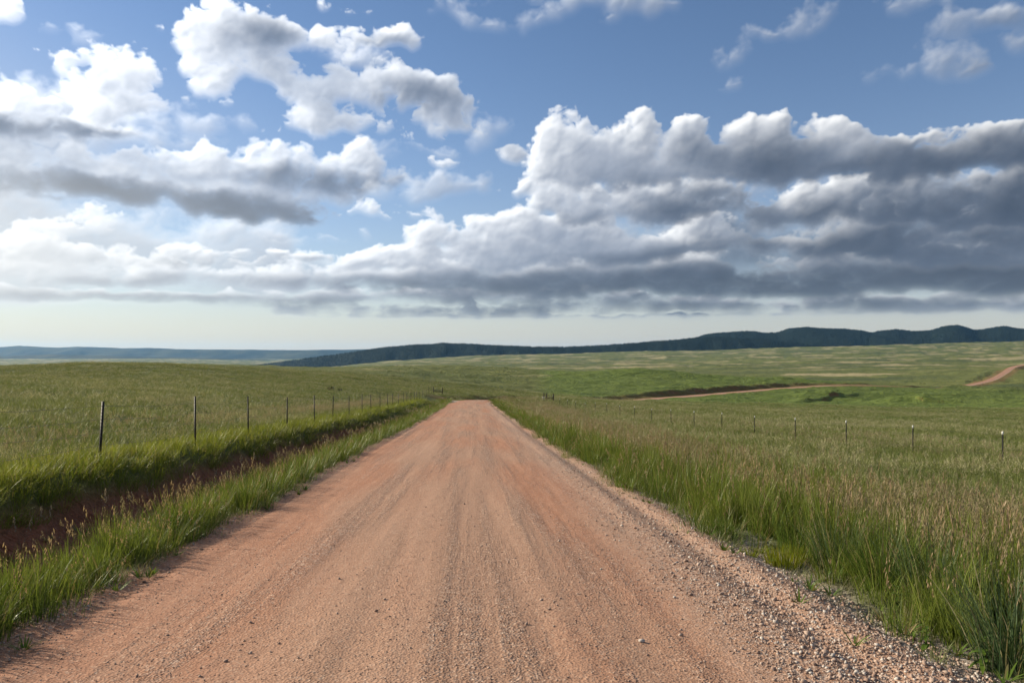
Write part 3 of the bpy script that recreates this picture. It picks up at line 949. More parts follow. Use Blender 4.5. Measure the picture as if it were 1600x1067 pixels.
SKYLINE = [(560, 560), (600, 541), (640, 537.5), (690, 534), (730, 535.5), (800, 539), (880, 540), (960, 536), (1040, 530), (1100, 522), (1150, 517), (1175, 516), (1195, 519), (1215, 518), (1235, 511), (1260, 509), (1290, 511),
           (1320, 513), (1345, 515), (1360, 518.5), (1380, 515), (1400, 513), (1430, 516.5), (1455, 515), (1480, 507.5), (1495, 506), (1510, 509), (1525, 514), (1545, 511.5), (1568, 507.5), (1585, 511), (1600, 513), (1640, 508), (1680, 514), (1740, 507), (1800, 512), (1900, 505), (2050, 515)]
HILLS = ridge('mountains', 'dark blue wooded mountains along the right of the skyline', 6800, 1500, [(1000, 550), (1060, 538)] + SKYLINE[9:], m_wood, base=-40, seed=101)
NEARW = ridge('wooded_ridge', 'dark wooded ridge rising in the middle of the skyline', 5600, 900, [(330, 580), (380, 574), (430, 567), (480, 559), (520, 553.5), (560, 548), (600, 541.5), (640, 537.5), (690, 534), (730, 535.5), (800, 539), (880, 540.5), (960, 536.5), (1040, 530.5), (1100, 524), (1160, 526), (1260, 536), (1400, 548)],
              m_wood, base=-150, seed=111)
ridge('far_hills', 'pale blue hills far off at the left of the skyline', 15500, 2600, [(-500, 545), (-300, 540), (-120, 544), (0, 541), (30, 539), (60, 540.5), (90, 542), (120, 540), (150, 541), (190, 543), (230, 542.5), (300, 545), (400, 545.5), (480, 546), (560, 545), (640, 543), (760, 546), (900, 552)],
      m_fhill, base=-200, seed=121)
ridge('low_hills', 'low blue grey foothills at the far left', 11000, 1600, [(-500, 556), (-200, 552), (0, 556), (80, 553), (150, 554.5), (230, 557), (330, 559), (430, 562), (520, 566), (640, 575)], m_fhill, base=-160, seed=131)

# ------------------------------------------------------------------ plants: shapes
def leaf_strip(base, heading, h, lean, width, seg, droop, tone, V_, F_, A_, twist=0.0):
    """one grass blade: a tapering strip that bends over"""
    ca, sa = math.cos(heading), math.sin(heading)
    wx, wy = -math.sin(heading + twist), math.cos(heading + twist)
    k0 = len(V_)
    x, y, z = base
    ang = lean
    sl = h / seg
    for s in range(seg + 1):
        f = s / seg
        w = width * (0.75 + 0.5 * f) * (1 - f) ** 0.7 if s < seg else 0.0
        if s < seg:
            V_.append((x - wx * w, y - wy * w, z)); A_.append((f, tone))
            V_.append((x + wx * w, y + wy * w, z)); A_.append((f, tone))
        else:
            V_.append((x, y, z)); A_.append((f, tone))
        x += ca * math.sin(ang) * sl
        y += sa * math.sin(ang) * sl
        z += math.cos(ang) * sl
        ang += droop / seg
    for s in range(seg - 1):
        a = k0 + 2 * s
        F_.append((a, a + 1, a + 3)); F_.append((a, a + 3, a + 2))
    a = k0 + 2 * (seg - 1)
    F_.append((a, a + 1, a + 2))


def stem_with_head(base, heading, h, lean, rnd, V_, F_, A_, width=0.0016, spikes=9, head=0.16, fat=0.006, tone=1.5):
    """a thin stalk carrying a loose nodding seed head (tone above 1 marks the dry head)"""
    leaf_strip(base, heading, h, lean, width, 3, 0.25, 0.55 + 0.3 * rnd.random(), V_, F_, A_, rnd.random() * 3)
    tip = V_[-1]
    for q in range(spikes):
        f = q / spikes
        z = tip[2] - head * f
        k = (h - head * f) / h
        x = base[0] + (tip[0] - base[0]) * k ** 1.4
        y = base[1] + (tip[1] - base[1]) * k ** 1.4
        a = heading + rnd.uniform(-1.4, 1.4)
        ln = rnd.uniform(0.018, 0.036) * (0.6 + 0.8 * math.sin(math.pi * (0.15 + 0.8 * f)))
        reach = rnd.uniform(0.008, 0.045) * (0.4 + f)
        px, py, pz = x + math.cos(a) * reach, y + math.sin(a) * reach, z + 0.012
        b = rnd.uniform(0, 6.28)
        ux, uy = math.cos(b) * fat, math.sin(b) * fat
        k0 = len(V_)
        V_ += [(px, py, pz + ln * 0.5), (px + ux, py + uy, pz), (px + math.cos(a) * ln * 0.3, py + math.sin(a) * ln * 0.3, pz - ln * 0.7), (px - ux, py - uy, pz)]
        A_ += [(1.0, tone)] * 4
        F_ += [(k0, k0 + 1, k0 + 2), (k0, k0 + 2, k0 + 3)]


def plant_mesh(name, V_, F_, A_, mat):
    me = mesh_np(name, V_, F_, mat, False)
    A = np.array(A_, np.float32)
    attr(me, 'along', A[:, 0]); attr(me, 'tone', A[:, 1])
    return me


def tuft(name, mat, blades, h, radius, width, seed, lean=0.35, droop=0.7, seg=3, heads=0, head_h=0.0, spikes=9, fat=0.006, dead=0.12, wind=0.0):
    rnd = random.Random(seed)
    V_, F_, A_ = [], [], []
    for i in range(blades):
        a, rr = rnd.uniform(0, 6.28), radius * math.sqrt(rnd.random())
        hh = h * rnd.uniform(0.5, 1.08)
        head = a + rnd.uniform(-0.9, 0.9)
        l = lean * rnd.uniform(0.1, 1.0)
        tone = rnd.uniform(-0.6, -0.1) if rnd.random() < dead else rnd.random()
        k0 = len(V_)
        leaf_strip((rr * math.cos(a), rr * math.sin(a), -0.03), head, hh, l, width * rnd.uniform(0.7, 1.25), seg, droop * rnd.uniform(0.2, 1.3), tone, V_, F_, A_, rnd.uniform(-0.8, 0.8))
        if wind:
            for q in range(k0, len(V_)):
                x, y, z = V_[q]
                V_[q] = (x + wind * max(z, 0) ** 1.5, y - 0.3 * wind * max(z, 0) ** 1.5, z)
    for i in range(heads):
        a, rr = rnd.uniform(0, 6.28), radius * math.sqrt(rnd.random())
        stem_with_head((rr * math.cos(a), rr * math.sin(a), -0.03), a + rnd.uniform(-1, 1), head_h * rnd.uniform(0.72, 1.1), rnd.uniform(0.0, 0.22), rnd, V_, F_, A_, spikes=spikes, fat=fat)
    return plant_mesh(name, V_, F_, A_, mat)


def grass_material(name, deep, light, dead, head, drift=0.0, drift_col=(0.16, 0.14, 0.06), trans=0.35):
    m, t = material(name)
    along, tone = get_attr(t, 'along'), get_attr(t, 'tone')
    tint = get_attr(t, 'tint', 'INSTANCER')
    pos = geo_pos(t)
    big = t.noise(pos, 0.30, 3.0, 0.55)
    k = t.m('ADD', t.m('MULTIPLY', tone, 0.55), t.m('MULTIPLY', tint, 0.45))
    c = t.mix(t.ramp(k, 0.1, 0.9, smooth=False), deep, light)
    c = t.mix(t.ramp(along, 0.5, 1.0, 0.0, 0.25), c, (light[0] * 1.25, light[1] * 1.1, light[2]))
    if drift:
        c = t.mix(t.ramp(big, 0.40, 0.68, 0.0, drift), c, drift_col)
    c = t.mix(t.m('MULTIPLY', t.ramp(tone, -0.02, -0.12, 0.0, 1.0, False), t.ramp(tint, 0.95, 0.55, 0.15, 1.0)), c, dead)
    c = t.mix(t.ramp(tone, 1.1, 1.3, 0.0, 1.0, False), c, t.mix(tint, head, tuple(v * 1.45 for v in head)))
    d = t.node('ShaderNodeBsdfDiffuse'); t.link(c, d.inputs[0])
    tr = t.node('ShaderNodeBsdfTranslucent')
    t.link(t.mix(0.5, c, t.mix(1.0, c, (1.0, 0.95, 0.35), 'MULTIPLY')), tr.inputs[0])
    g = t.node('ShaderNodeBsdfGlossy'); g.inputs['Roughness'].default_value = 0.42
    g.inputs['Color'].default_value = (0.9, 0.92, 0.85, 1)
    m1 = t.node('ShaderNodeMixShader'); m1.inputs[0].default_value = trans
    t.link(d.outputs[0], m1.inputs[1]); t.link(tr.outputs[0], m1.inputs[2])
    fr = t.node('ShaderNodeLayerWeight'); fr.inputs['Blend'].default_value = 0.25
    m2 = t.node('ShaderNodeMixShader')
    t.link(t.m('MULTIPLY', fr.outputs['Fresnel'], 0.025), m2.inputs[0])
    t.link(m1.outputs[0], m2.inputs[1]); t.link(g.outputs[0], m2.inputs[2])
    t.link(m2.outputs[0], t.out.inputs['Surface'])
    return m


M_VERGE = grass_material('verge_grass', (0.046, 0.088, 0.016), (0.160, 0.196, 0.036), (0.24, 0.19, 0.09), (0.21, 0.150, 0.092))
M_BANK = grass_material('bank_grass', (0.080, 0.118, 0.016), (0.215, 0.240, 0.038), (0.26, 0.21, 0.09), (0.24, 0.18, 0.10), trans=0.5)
M_MEADOW = grass_material('meadow_grass', (0.078, 0.112, 0.028), (0.182, 0.204, 0.068), (0.235, 0.225, 0.125), (0.225, 0.21, 0.125), 0.30, (0.18, 0.175, 0.085))
M_BROME = grass_material('brome_grass', (0.066, 0.098, 0.024), (0.158, 0.180, 0.050), (0.26, 0.21, 0.11), (0.205, 0.168, 0.104))
M_BLUE = grass_material('blue_bunch_grass', (0.050, 0.085, 0.034), (0.130, 0.170, 0.080), (0.30, 0.26, 0.15), (0.24, 0.20, 0.12))
M_WEED = grass_material('broad_weed', (0.050, 0.095, 0.014), (0.120, 0.175, 0.035), (0.22, 0.17, 0.08), (0.2, 0.15, 0.1))
M_GOLD = grass_material('yellow_green_shrub', (0.10, 0.13, 0.012), (0.27, 0.28, 0.020), (0.20, 0.16, 0.06), (0.3, 0.28, 0.05))


# ------------------------------------------------------------------ scattering: one object of points, each carrying a tuft
def scatter_group(name, coll):
    g = bpy.data.node_groups.new(name, 'GeometryNodeTree')
    g.interface.new_socket('Geometry', in_out='INPUT', socket_type='NodeSocketGeometry')
    g.interface.new_socket('Geometry', in_out='OUTPUT', socket_type='NodeSocketGeometry')
    n = g.nodes
    gi, go = n.new('NodeGroupInput'), n.new('NodeGroupOutput')
    ci = n.new('GeometryNodeCollectionInfo')
    ci.inputs['Collection'].default_value = coll
    ci.inputs['Separate Children'].default_value = True
    ci.inputs['Reset Children'].default_value = True
    iop = n.new('GeometryNodeInstanceOnPoints')
    iop.inputs['Pick Instance'].default_value = True

    def at(name, kind):
        a = n.new('GeometryNodeInputNamedAttribute')
        a.data_type = kind
        a.inputs['Name'].default_value = name
        return a.outputs[0]
    g.links.new(gi.outputs[0], iop.inputs['Points'])
    g.links.new(ci.outputs[0], iop.inputs['Instance'])
    g.links.new(at('which', 'INT'), iop.inputs['Instance Index'])
    g.links.new(at('turn', 'FLOAT_VECTOR'), iop.inputs['Rotation'])
    g.links.new(at('size', 'FLOAT_VECTOR'), iop.inputs['Scale'])
    g.links.new(iop.outputs[0], go.inputs[0])
    return g


def scatter(name, label, cat, protos, x, y, z, size, which=None, lean=None, turn=None, tint=None, mat=None):
    n = len(x)
    coll = bpy.data.collections.new(name + '_shapes')
    for i, me in enumerate(protos):
        coll.objects.link(bpy.data.objects.new('%s_shape_%02d' % (name, i), me))
    me = bpy.data.meshes.new(name)
    me.vertices.add(n)
    me.vertices.foreach_set('co', np.stack([x, y, z], 1).astype(np.float32).ravel())
    if which is None:
        which = RNG.integers(0, len(protos), n)
    if turn is None:
        turn = np.stack([np.zeros(n), np.zeros(n), RNG.uniform(0, 6.283, n)], 1)
    if lean is not None:
        turn[:, :2] = lean
    size = np.asarray(size, np.float32)
    if size.ndim == 1:
        size = np.repeat(size[:, None], 3, 1)
    attr(me, 'which', which.astype(np.int32), 'INT')
    attr(me, 'turn', turn.astype(np.float32), 'FLOAT_VECTOR')
    attr(me, 'size', size, 'FLOAT_VECTOR')
    attr(me, 'tint', (RNG.random(n) if tint is None else tint).astype(np.float32))
    if mat:
        me.materials.append(mat)
    o = link(name, me)
    md = o.modifiers.new('scatter', 'NODES')
    md.node_group = scatter_group(name + '_scatter', coll)
    tag(o, label, cat, kind='stuff')
    return o


def sector(n_of_d, d0, d1, az0=-44, az1=46):
    """random ground spots; n_of_d = tufts per square metre at a distance"""
    ds = np.geomspace(d0, d1, 400)
    wdt = math.radians(az1 - az0)
    f = n_of_d(ds) * ds * wdt
    cum = np.concatenate([[0], np.cumsum((f[1:] + f[:-1]) / 2 * np.diff(ds))])
    n = int(cum[-1])
    d = np.interp(RNG.random(n) * cum[-1], cum, ds)
    a = np.radians(RNG.uniform(az0, az1, n))
    return d * np.sin(a), d * np.cos(a), d


def on_far_road(x, y, w=5.0):
    best = np.full(len(x), 1e9)
    for k in range(0, len(FAR_PATH)):
        best = np.minimum(best, np.hypot(x - FAR_PATH[k, 0], y - FAR_PATH[k, 1]))
    return best < w


def keep(mask, *arrs):
    return [a[mask] for a in arrs]


f32 = lambda a: np.asarray(a, np.float32)
TH = lambda d: np.clip(0.72 + 0.022 * d, 0.8, 2.6)          # width gain with distance, fewer and broader tufts

# bare spots kept for single plants placed below
ROOMS = [(*ground_at(px, py)[:2], r) for px, py, r in ((1226, 884, .34), (1200, 868, .30), (1180, 852, .24), (1172, 868, .2), (1545, 1050, .22), (1530, 1065, .2), (1448, 1018, .2), (1500, 985, .14), (1402, 962, .14), (1308, 892, .12), (1382, 925, .12), (1452, 950, .14), (1586, 1052, .2))]


def roomy(x, y):
    ok = np.ones(len(x), bool)
    for (cx, cy, r) in ROOMS:
        ok &= np.hypot(x - cx, y - cy) > r
    return ok


# --- green verge on both sides of the road, ditch side banks
verge_shapes = [tuft('verge_tuft', M_VERGE, 34, (0.50, 0.44, 0.54, 0.40, 0.48, 0.56)[i], (0.13, 0.10, 0.16)[i % 3], (0.0042, 0.0034, 0.0050)[i % 3], 200 + i, lean=(0.32, 0.5, 0.24)[i % 3], droop=(0.75, 1.1, 0.5)[i % 3], seg=4, heads=(1 if i % 3 == 0 else 0), head_h=0.62, dead=(0.12, 0.3, 0.06)[i % 3]) for i in range(6)]
x, y, d = sector(lambda d: np.minimum(70.0, 900.0 / d ** 1.15), 2.6, 120.0)
wl = -3.28 + 0.28 * fbm(f32(y) / 2.3, f32(y) * 0 + .5, 3, .6, 41) - 0.55 * sstep(4, 9, y) * 0 
wr = 3.22 + 0.62 * fbm(f32(y) / 2.6, f32(y) * 0 + .7, 3, .6, 42) - 0.55 * sstep(5, 17, y)
left = (x < wl) & (x > -4.30 - 1.2 * sstep(35, 60, y))
right = (x > wr) & (x < 8.5)
thin = np.ones_like(x)
thin = np.where(left & (x < -4.0), 0.35, thin)
thin = np.where(right & (x > 5.2), 0.45, thin)
thin = np.where(left & (x > wl - 0.18), 0.5, thin)
thin = np.where(right & (x < wr + 0.30), 0.35, thin)
gaps = fbm(f32(x) / 0.75, f32(y) / 0.75, 2, .5, 52)
thin = np.where(right & (gaps < -0.08) & (x < 5.5), thin * 0.18, thin)
x, y, d, wl, wr = keep((left | right) & (RNG.random(len(x)) < thin) & roomy(x, y), x, y, d, wl, wr)
h = np.where(x < 0, 0.70 + 0.30 * sstep(0.0, 0.4, wl - x) - 0.2 * sstep(.6, .9, wl - x), 0.80 + 0.70 * sstep(0.05, 0.9, x - wr))
h *= RNG.uniform(0.75, 1.2, len(x)) * (1 + 0.48 * fbm(f32(x) / 1.1, f32(y) / 1.1, 3, .5, 44))
h = np.where(x > 0, h * (1 - 0.25 * sstep(20, 60, y)), h)
sz = np.stack([TH(d) * RNG.uniform(0.85, 1.2, len(x))] * 2 + [h], 1)
tint = np.clip(0.5 + 1.4 * fbm(f32(x) / 1.3, f32(y) / 1.3, 3, .5, 45) + RNG.normal(0, .15, len(x)), 0, 1)
scatter('verge_grass', 'tall green grass along both edges of the gravel road', 'grass', verge_shapes, x, y, land(x, y), sz, lean=np.stack([RNG.normal(0.0, 0.10, len(x)), RNG.normal(0.10, 0.12, len(x))], 1), tint=tint)

# --- far bank of the ditch, catching the sun
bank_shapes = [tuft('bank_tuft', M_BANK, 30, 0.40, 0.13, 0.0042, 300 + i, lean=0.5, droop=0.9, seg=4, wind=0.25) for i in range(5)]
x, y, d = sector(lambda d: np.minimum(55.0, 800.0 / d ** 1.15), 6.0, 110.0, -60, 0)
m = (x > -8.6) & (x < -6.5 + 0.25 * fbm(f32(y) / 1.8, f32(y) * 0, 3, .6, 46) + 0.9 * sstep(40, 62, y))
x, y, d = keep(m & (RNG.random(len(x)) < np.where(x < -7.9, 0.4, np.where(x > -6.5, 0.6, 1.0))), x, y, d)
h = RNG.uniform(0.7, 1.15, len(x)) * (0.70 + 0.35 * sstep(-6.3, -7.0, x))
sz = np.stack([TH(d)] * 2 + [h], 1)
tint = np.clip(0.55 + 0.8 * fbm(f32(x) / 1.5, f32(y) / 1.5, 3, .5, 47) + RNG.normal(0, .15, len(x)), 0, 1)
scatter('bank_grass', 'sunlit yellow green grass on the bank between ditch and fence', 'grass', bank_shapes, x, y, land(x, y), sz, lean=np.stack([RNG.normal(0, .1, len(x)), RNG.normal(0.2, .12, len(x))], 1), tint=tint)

# --- nodding brome, brown heads, right of the road and along the fences
brome_shapes = [tuft('brome_tuft', M_BROME, 16, 0.50, 0.16, 0.0030, 400 + i, lean=0.3, droop=0.6, seg=3, heads=7, head_h=0.86, spikes=14, fat=0.0046, dead=0.15) for i in range(6)]
x, y, d = sector(lambda d: np.minimum(22.0, 330.0 / d ** 1.05), 4.0, 120.0)
mound = fbm(f32(x) / 3.5, f32(y) / 7.0, 3, .5, 48)
band_r = sstep(3.9, 5.0, x) * (1 - sstep(5.5, 10.0, x - 0.03 * y)) 
band_r2 = sstep(13, 17, x) * (1 - sstep(19, 24, x)) * 0.18
band_l = sstep(-7.6, -8.4, x) * (1 - sstep(-9.0, -13.0, x)) * 0.45 * (0.4 + sstep(25, 45, y))
dl = sstep(-4.3, -4.8, x) * (1 - sstep(-5.2, -5.7, x)) * 0.12
p = np.clip(band_r * (0.45 + 1.5 * mound), 0, 0.8) + (band_l + band_r2) * (0.5 + mound) + dl
x, y, d, mound = keep(RNG.random(len(x)) < p, x, y, d, mound)
sz = np.stack([0.75 * TH(d) + .2] * 2 + [RNG.uniform(0.75, 1.08, len(x)) * np.where(x < 0, 0.85, 0.98)], 1)
x, y, d, sz = keep(roomy(x, y), x, y, d, sz)
scatter('brome_grass', 'tall brown headed grass in drifts beside the road', 'grass', brome_shapes, x, y, land(x, y), sz, lean=np.stack([RNG.normal(0, .08, len(x)), RNG.normal(0.10, .1, len(x))], 1))

# --- open meadow
meadow_shapes = [tuft('meadow_tuft', M_MEADOW, 24, 0.30, 0.17, 0.0042, 500 + i, lean=0.55, droop=0.8, seg=3, heads=(2 if i % 3 == 0 else 0), head_h=0.46, spikes=7, dead=0.15) for i in range(6)]
x, y, d = sector(lambda d: np.minimum(22.0, 520.0 / d ** 1.12), 6.0, 250.0)
m = ((x < -7.7) | (x > 6.0) | (y > 128)) & ~on_far_road(x, y)
x, y, d = keep(m, x, y, d)
swell = 1 + 0.75 * fbm(f32(x) / 5.0, f32(y) / 3.6, 4, .55, 53)
sz = np.stack([np.clip(0.9 + 0.020 * d, 0.9, 4.2)] * 2 + [np.clip(swell, .4, 1.7) * RNG.uniform(0.7, 1.2, len(x)) * np.clip(1 + 0.001 * d, 1, 1.3) * np.where(x > 6, 1.25 - 0.3 * sstep(20, 60, x), 1.0)], 1)
drift = fbm(f32(x) / 11.0, f32(y) / 5.0, 3, .5, 54) + RNG.normal(0, .12, len(x))
which = np.where(drift > 0.10, RNG.integers(0, 2, len(x)) * 3, RNG.choice([1, 2, 4, 5], len(x)))
tint = np.clip(0.5 + 1.3 * fbm(f32(x) / 7.0, f32(y) / 5.0, 4, .55, 49) + RNG.normal(0, .12, len(x)) + np.where(x > 6, 0.28, 0.0), 0, 1)
scatter('meadow_grass', 'short olive and straw coloured prairie grass across the fields', 'grass', meadow_shapes, x, y, land(x, y), sz, which=which, lean=np.stack([RNG.normal(0, .1, len(x)), RNG.normal(0.1, .1, len(x))], 1), tint=tint)

# --- leafy forbs among the verge grass
forb_shapes = []
for i in range(5):
    rnd = random.Random(650 + i)
    V_, F_, A_ = [], [], []
    for st in range(4):
        a0 = rnd.uniform(0, 6.28)
        hh, ln0 = rnd.uniform(0.28, 0.55), rnd.uniform(0.05, 0.35)
        leaf_strip((0.03 * math.cos(a0), 0.03 * math.sin(a0), -0.02), a0, hh, ln0, 0.0024, 3, 0.1, 0.3, V_, F_, A_)
        for q in range(13):
            f = 0.15 + 0.85 * q / 13
            a = q * 2.4 + rnd.uniform(-.3, .3)
            bx_, by_, bz_ = (0.03 + math.sin(ln0) * hh * f) * math.cos(a0), (0.03 + math.sin(ln0) * hh * f) * math.sin(a0), math.cos(ln0) * hh * f
            leaf_strip((bx_, by_, bz_), a, rnd.uniform(0.035, 0.075) * (1.2 - 0.6 * f), rnd.uniform(0.7, 1.3), rnd.uniform(0.005, 0.009), 3, 0.7, rnd.random() if rnd.random() > .12 else -.3, V_, F_, A_)
    forb_shapes.append(plant_mesh('forb', V_, F_, A_, M_WEED))
x, y, d = sector(lambda d: np.minimum(9.0, 120.0 / d ** 1.1), 3.2, 45.0)
wr3 = 3.22 + 0.62 * fbm(f32(y) / 2.6, f32(y) * 0 + .7, 3, .6, 42) - 0.55 * sstep(5, 17, y)
cl = fbm(f32(x) / 0.9, f32(y) / 0.9, 2, .5, 56)
m = (((x > wr3) & (x < wr3 + 1.6)) | ((x < -3.3) & (x > -4.4) & (RNG.random(len(x)) < .4))) & (cl > 0.0) & roomy(x, y)
x, y, d = keep(m, x, y, d)
scatter('roadside_forbs', 'leafy green weeds growing among the verge grass', 'weeds', forb_shapes, x, y, land(x, y), np.stack([TH(d)] * 2 + [RNG.uniform(0.6, 1.3, len(x))], 1))

# --- dry, trampled grass along the very edge of the road
x, y, d = sector(lambda d: np.minimum(60.0, 420.0 / d), 3.0, 60.0)
wl2 = -3.18 + 0.28 * fbm(f32(y) / 2.3, f32(y) * 0 + .5, 3, .6, 41)
wr2 = 3.12 + 0.62 * fbm(f32(y) / 2.6, f32(y) * 0 + .7, 3, .6, 42) - 0.55 * sstep(5, 17, y)
cl = fbm(f32(x) / 0.4, f32(y) / 0.4, 2, .5, 55)
m = (((x > wr2 - 0.12) & (x < wr2 + 0.75)) | ((x < wl2 + 0.05) & (x > wl2 - 0.4))) & (cl > -0.12) & roomy(x, y)
x, y, d = keep(m, x, y, d)
thatch = [tuft('thatch_tuft', M_MEADOW, 16, 0.20, 0.10, 0.0032, 550 + i, lean=1.2, droop=0.9, seg=3, dead=0.6) for i in range(4)]
scatter('edge_grass', 'short dry trampled grass where verge meets gravel', 'grass', thatch, x, y, land(x, y) + 0.01, np.stack([TH(d)] * 2 + [RNG.uniform(0.6, 1.3, len(x))], 1), tint=RNG.random(len(x)) * 0.5)

# --- small weeds creeping into the gravel
weed_shapes = []
for i in range(4):
    rnd = random.Random(600 + i)
    V_, F_, A_ = [], [], []
    for q in range(14):
        a = rnd.uniform(0, 6.28)
        leaf_strip((0.02 * math.cos(a), 0.02 * math.sin(a), 0), a, rnd.uniform(0.05, 0.13), rnd.uniform(0.5, 1.2), rnd.uniform(0.004, 0.010), 3, rnd.uniform(0, 0.6), rnd.random() if rnd.random() > .3 else -0.3, V_, F_, A_)
    weed_shapes.append(plant_mesh('weed_tuft', V_, F_, A_, M_WEED))
x, y, d = sector(lambda d: np.minimum(16.0, 160.0 / d), 3.0, 45.0)
cl = fbm(f32(x) / 0.5, f32(y) / 0.5, 2, .5, 43)
m = (((x > 2.55) & (x < 3.5)) | ((x < -3.0) & (x > -3.6)) | ((x < -4.6) & (x > -6.2))) & (cl > 0.02)
x, y, d = keep(m, x, y, d)
scatter('gravel_weeds', 'small low weeds scattered in the gravel at the road edge', 'weeds', weed_shapes, x, y, land(x, y) + 0.06, RNG.uniform(0.5, 1.5, len(x)))

# ------------------------------------------------------------------ loose stones
def stone_mesh(seed, mat):
    rnd = np.random.default_rng(seed)
    t_ = (1 + 5 ** 0.5) / 2
    v = np.array([(-1, t_, 0), (1, t_, 0), (-1, -t_, 0), (1, -t_, 0), (0, -1, t_), (0, 1, t_), (0, -1, -t_), (0, 1, -t_), (t_, 0, -1), (t_, 0, 1), (-t_, 0, -1), (-t_, 0, 1)], float)
    v /= np.linalg.norm(v[0])
    v *= rnd.uniform(0.65, 1.15, (12, 1))
    v *= np.array([1.0, rnd.uniform(0.6, 0.95), rnd.uniform(0.4, 0.7)])
    f = [(0, 11, 5), (0, 5, 1), (0, 1, 7), (0, 7, 10), (0, 10, 11), (1, 5, 9), (5, 11, 4), (11, 10, 2), (10, 7, 6), (7, 1, 8), (3, 9, 4), (3, 4, 2), (3, 2, 6), (3, 6, 8), (3, 8, 9), (4, 9, 5), (2, 4, 11), (6, 2, 10), (8, 6, 7), (9, 8, 1)]
    return mesh_np('stone', v, f, mat, False)


m_stone, t = material('gravel_stone')
tint = get_attr(t, 'tint', 'INSTANCER')
n = t.noise(geo_pos(t), 120.0, 3.0, 0.6)
c = t.mix(t.ramp(tint, 0.0, 0.75, smooth=False), (0.24, 0.145, 0.10), (0.40, 0.305, 0.24))
c = t.mix(t.ramp(tint, 0.74, 0.84), c, (0.46, 0.42, 0.37))
c = t.mix(t.ramp(n, .3, .7, 0, .4), c, (0.14, 0.10, 0.08))
principled(t, c, 0.85, None, 0.2)
stone_shapes = [stone_mesh(700 + i, m_stone) for i in range(6)]


def road_top(x, y):
    """height of the road sheet (straight stretch)"""
    i = np.clip(np.searchsorted(ys, y) - 1, 0, len(ys) - 2)
    j = np.clip(np.searchsorted(lat, x + 0.2) - 1, 0, len(lat) - 2)
    fy_ = np.clip((y - ys[i]) / (ys[i + 1] - ys[i]), 0, 1)
    fx_ = (x + 0.2 - lat[j]) / (lat[j + 1] - lat[j])
    return (rz[i, j] * (1 - fx_) + rz[i, j + 1] * fx_) * (1 - fy_) + (rz[i + 1, j] * (1 - fx_) + rz[i + 1, j + 1] * fx_) * fy_


x, y, d = sector(lambda d: np.minimum(1900.0, 60000.0 / d ** 2.1), 3.6, 40.0, -42, 40)
m = (x > -3.45) & (x < 3.3)
x, y, d = keep(m, x, y, d)
strip = fbm(f32(x) / 0.42 + 0.3 * f32(np.sin(y / 9)), f32(y) / 24.0, 3, .6, 90)
shoulder = np.maximum(sstep(1.35, 2.3, x + 0.35 * fbm(f32(x) / .5, f32(y) / 2.0, 2, .5, 91)), sstep(-2.7, -3.2, x) * 0.6)
p = np.clip(0.35 + 0.9 * strip, 0.10, 0.8) * (1 - shoulder) + shoulder
m = RNG.random(len(x)) < p
x, y, d, shoulder = keep(m, x, y, d, shoulder)
s = RNG.lognormal(-0.30, 0.45, len(x)) * (0.0052 + 0.0068 * shoulder)
s = np.minimum(s, 0.030)
z = np.where(np.abs(x + 0.2) < 3.25, road_top(x, y), land(x, y) + 0.0) + s * 0.25
tn = np.clip(RNG.random(len(x)) * (0.72 + 0.28 * shoulder), 0, 1)
turn = np.stack([RNG.normal(0, .4, len(x)), RNG.normal(0, .4, len(x)), RNG.uniform(0, 6.28, len(x))], 1)
scatter('loose_gravel', 'loose tan and grey gravel on the road and its right shoulder', 'gravel', stone_shapes, x, y, z, s, turn=turn, tint=tn)
print('SCATTER gravel', len(x))

# ------------------------------------------------------------------ woods on the ridges
m_pine, t = material('pine_wood')
tint = get_attr(t, 'tint', 'INSTANCER')
principled(t, t.mix(tint, (0.004, 0.009, 0.008), (0.012, 0.020, 0.013)), 0.9, None, 0.05)


def pine_mesh(seed):
    rnd = random.Random(seed)
    V_, F_ = [], []
    for z0, z1, r in ((0.05, 0.55, 0.20), (0.30, 0.80, 0.15), (0.58, 1.0, 0.10)):
        k0 = len(V_)
        n = 6
        for q in range(n):
            a = q / n * 6.283 + rnd.uniform(-.3, .3)
            rr = r * rnd.uniform(0.7, 1.2)
            V_.append((rr * math.cos(a), rr * math.sin(a), z0 + rnd.uniform(-.04, .04)))
        V_.append((0, 0, z1))
        for q in range(n):
            F_.append((k0 + q, k0 + (q + 1) % n, k0 + n))
    return mesh_np('pine', V_, F_, m_pine, False)


pines = [pine_mesh(800 + i) for i in range(4)]


def wood(name, label, grid, n, r0, r1, hmin, hmax):
    rows, cols, _ = grid.shape
    u = RNG.uniform(r0, r1, n)
    v = RNG.uniform(0, cols - 1.01, n)
    i, j = u.astype(int), v.astype(int)
    a, b = (u - i)[:, None], (v - j)[:, None]
    p = (grid[i, j] * (1 - a) + grid[i + 1, j] * a) * (1 - b) + (grid[i, j + 1] * (1 - a) + grid[i + 1, j + 1] * a) * b
    clear = fbm(f32(p[:, 0]) / 420.0, f32(p[:, 1]) / 420.0, 4, .55, 95)
    m = clear < 0.34
    p = p[m]
    h = RNG.uniform(hmin, hmax, len(p))
    scatter(name, label, 'forest', pines, p[:, 0], p[:, 1], p[:, 2] - 1.0, np.stack([h * 1.25, h * 1.25, h], 1))


wood('ridge_forest', 'dark pine forest covering the middle ridge', NEARW, 24000, 3.0, 13.6, 6, 12)
wood('mountain_forest', 'dark pine forest covering the mountains at right', HILLS, 30000, 2.0, 13.6, 7, 13)

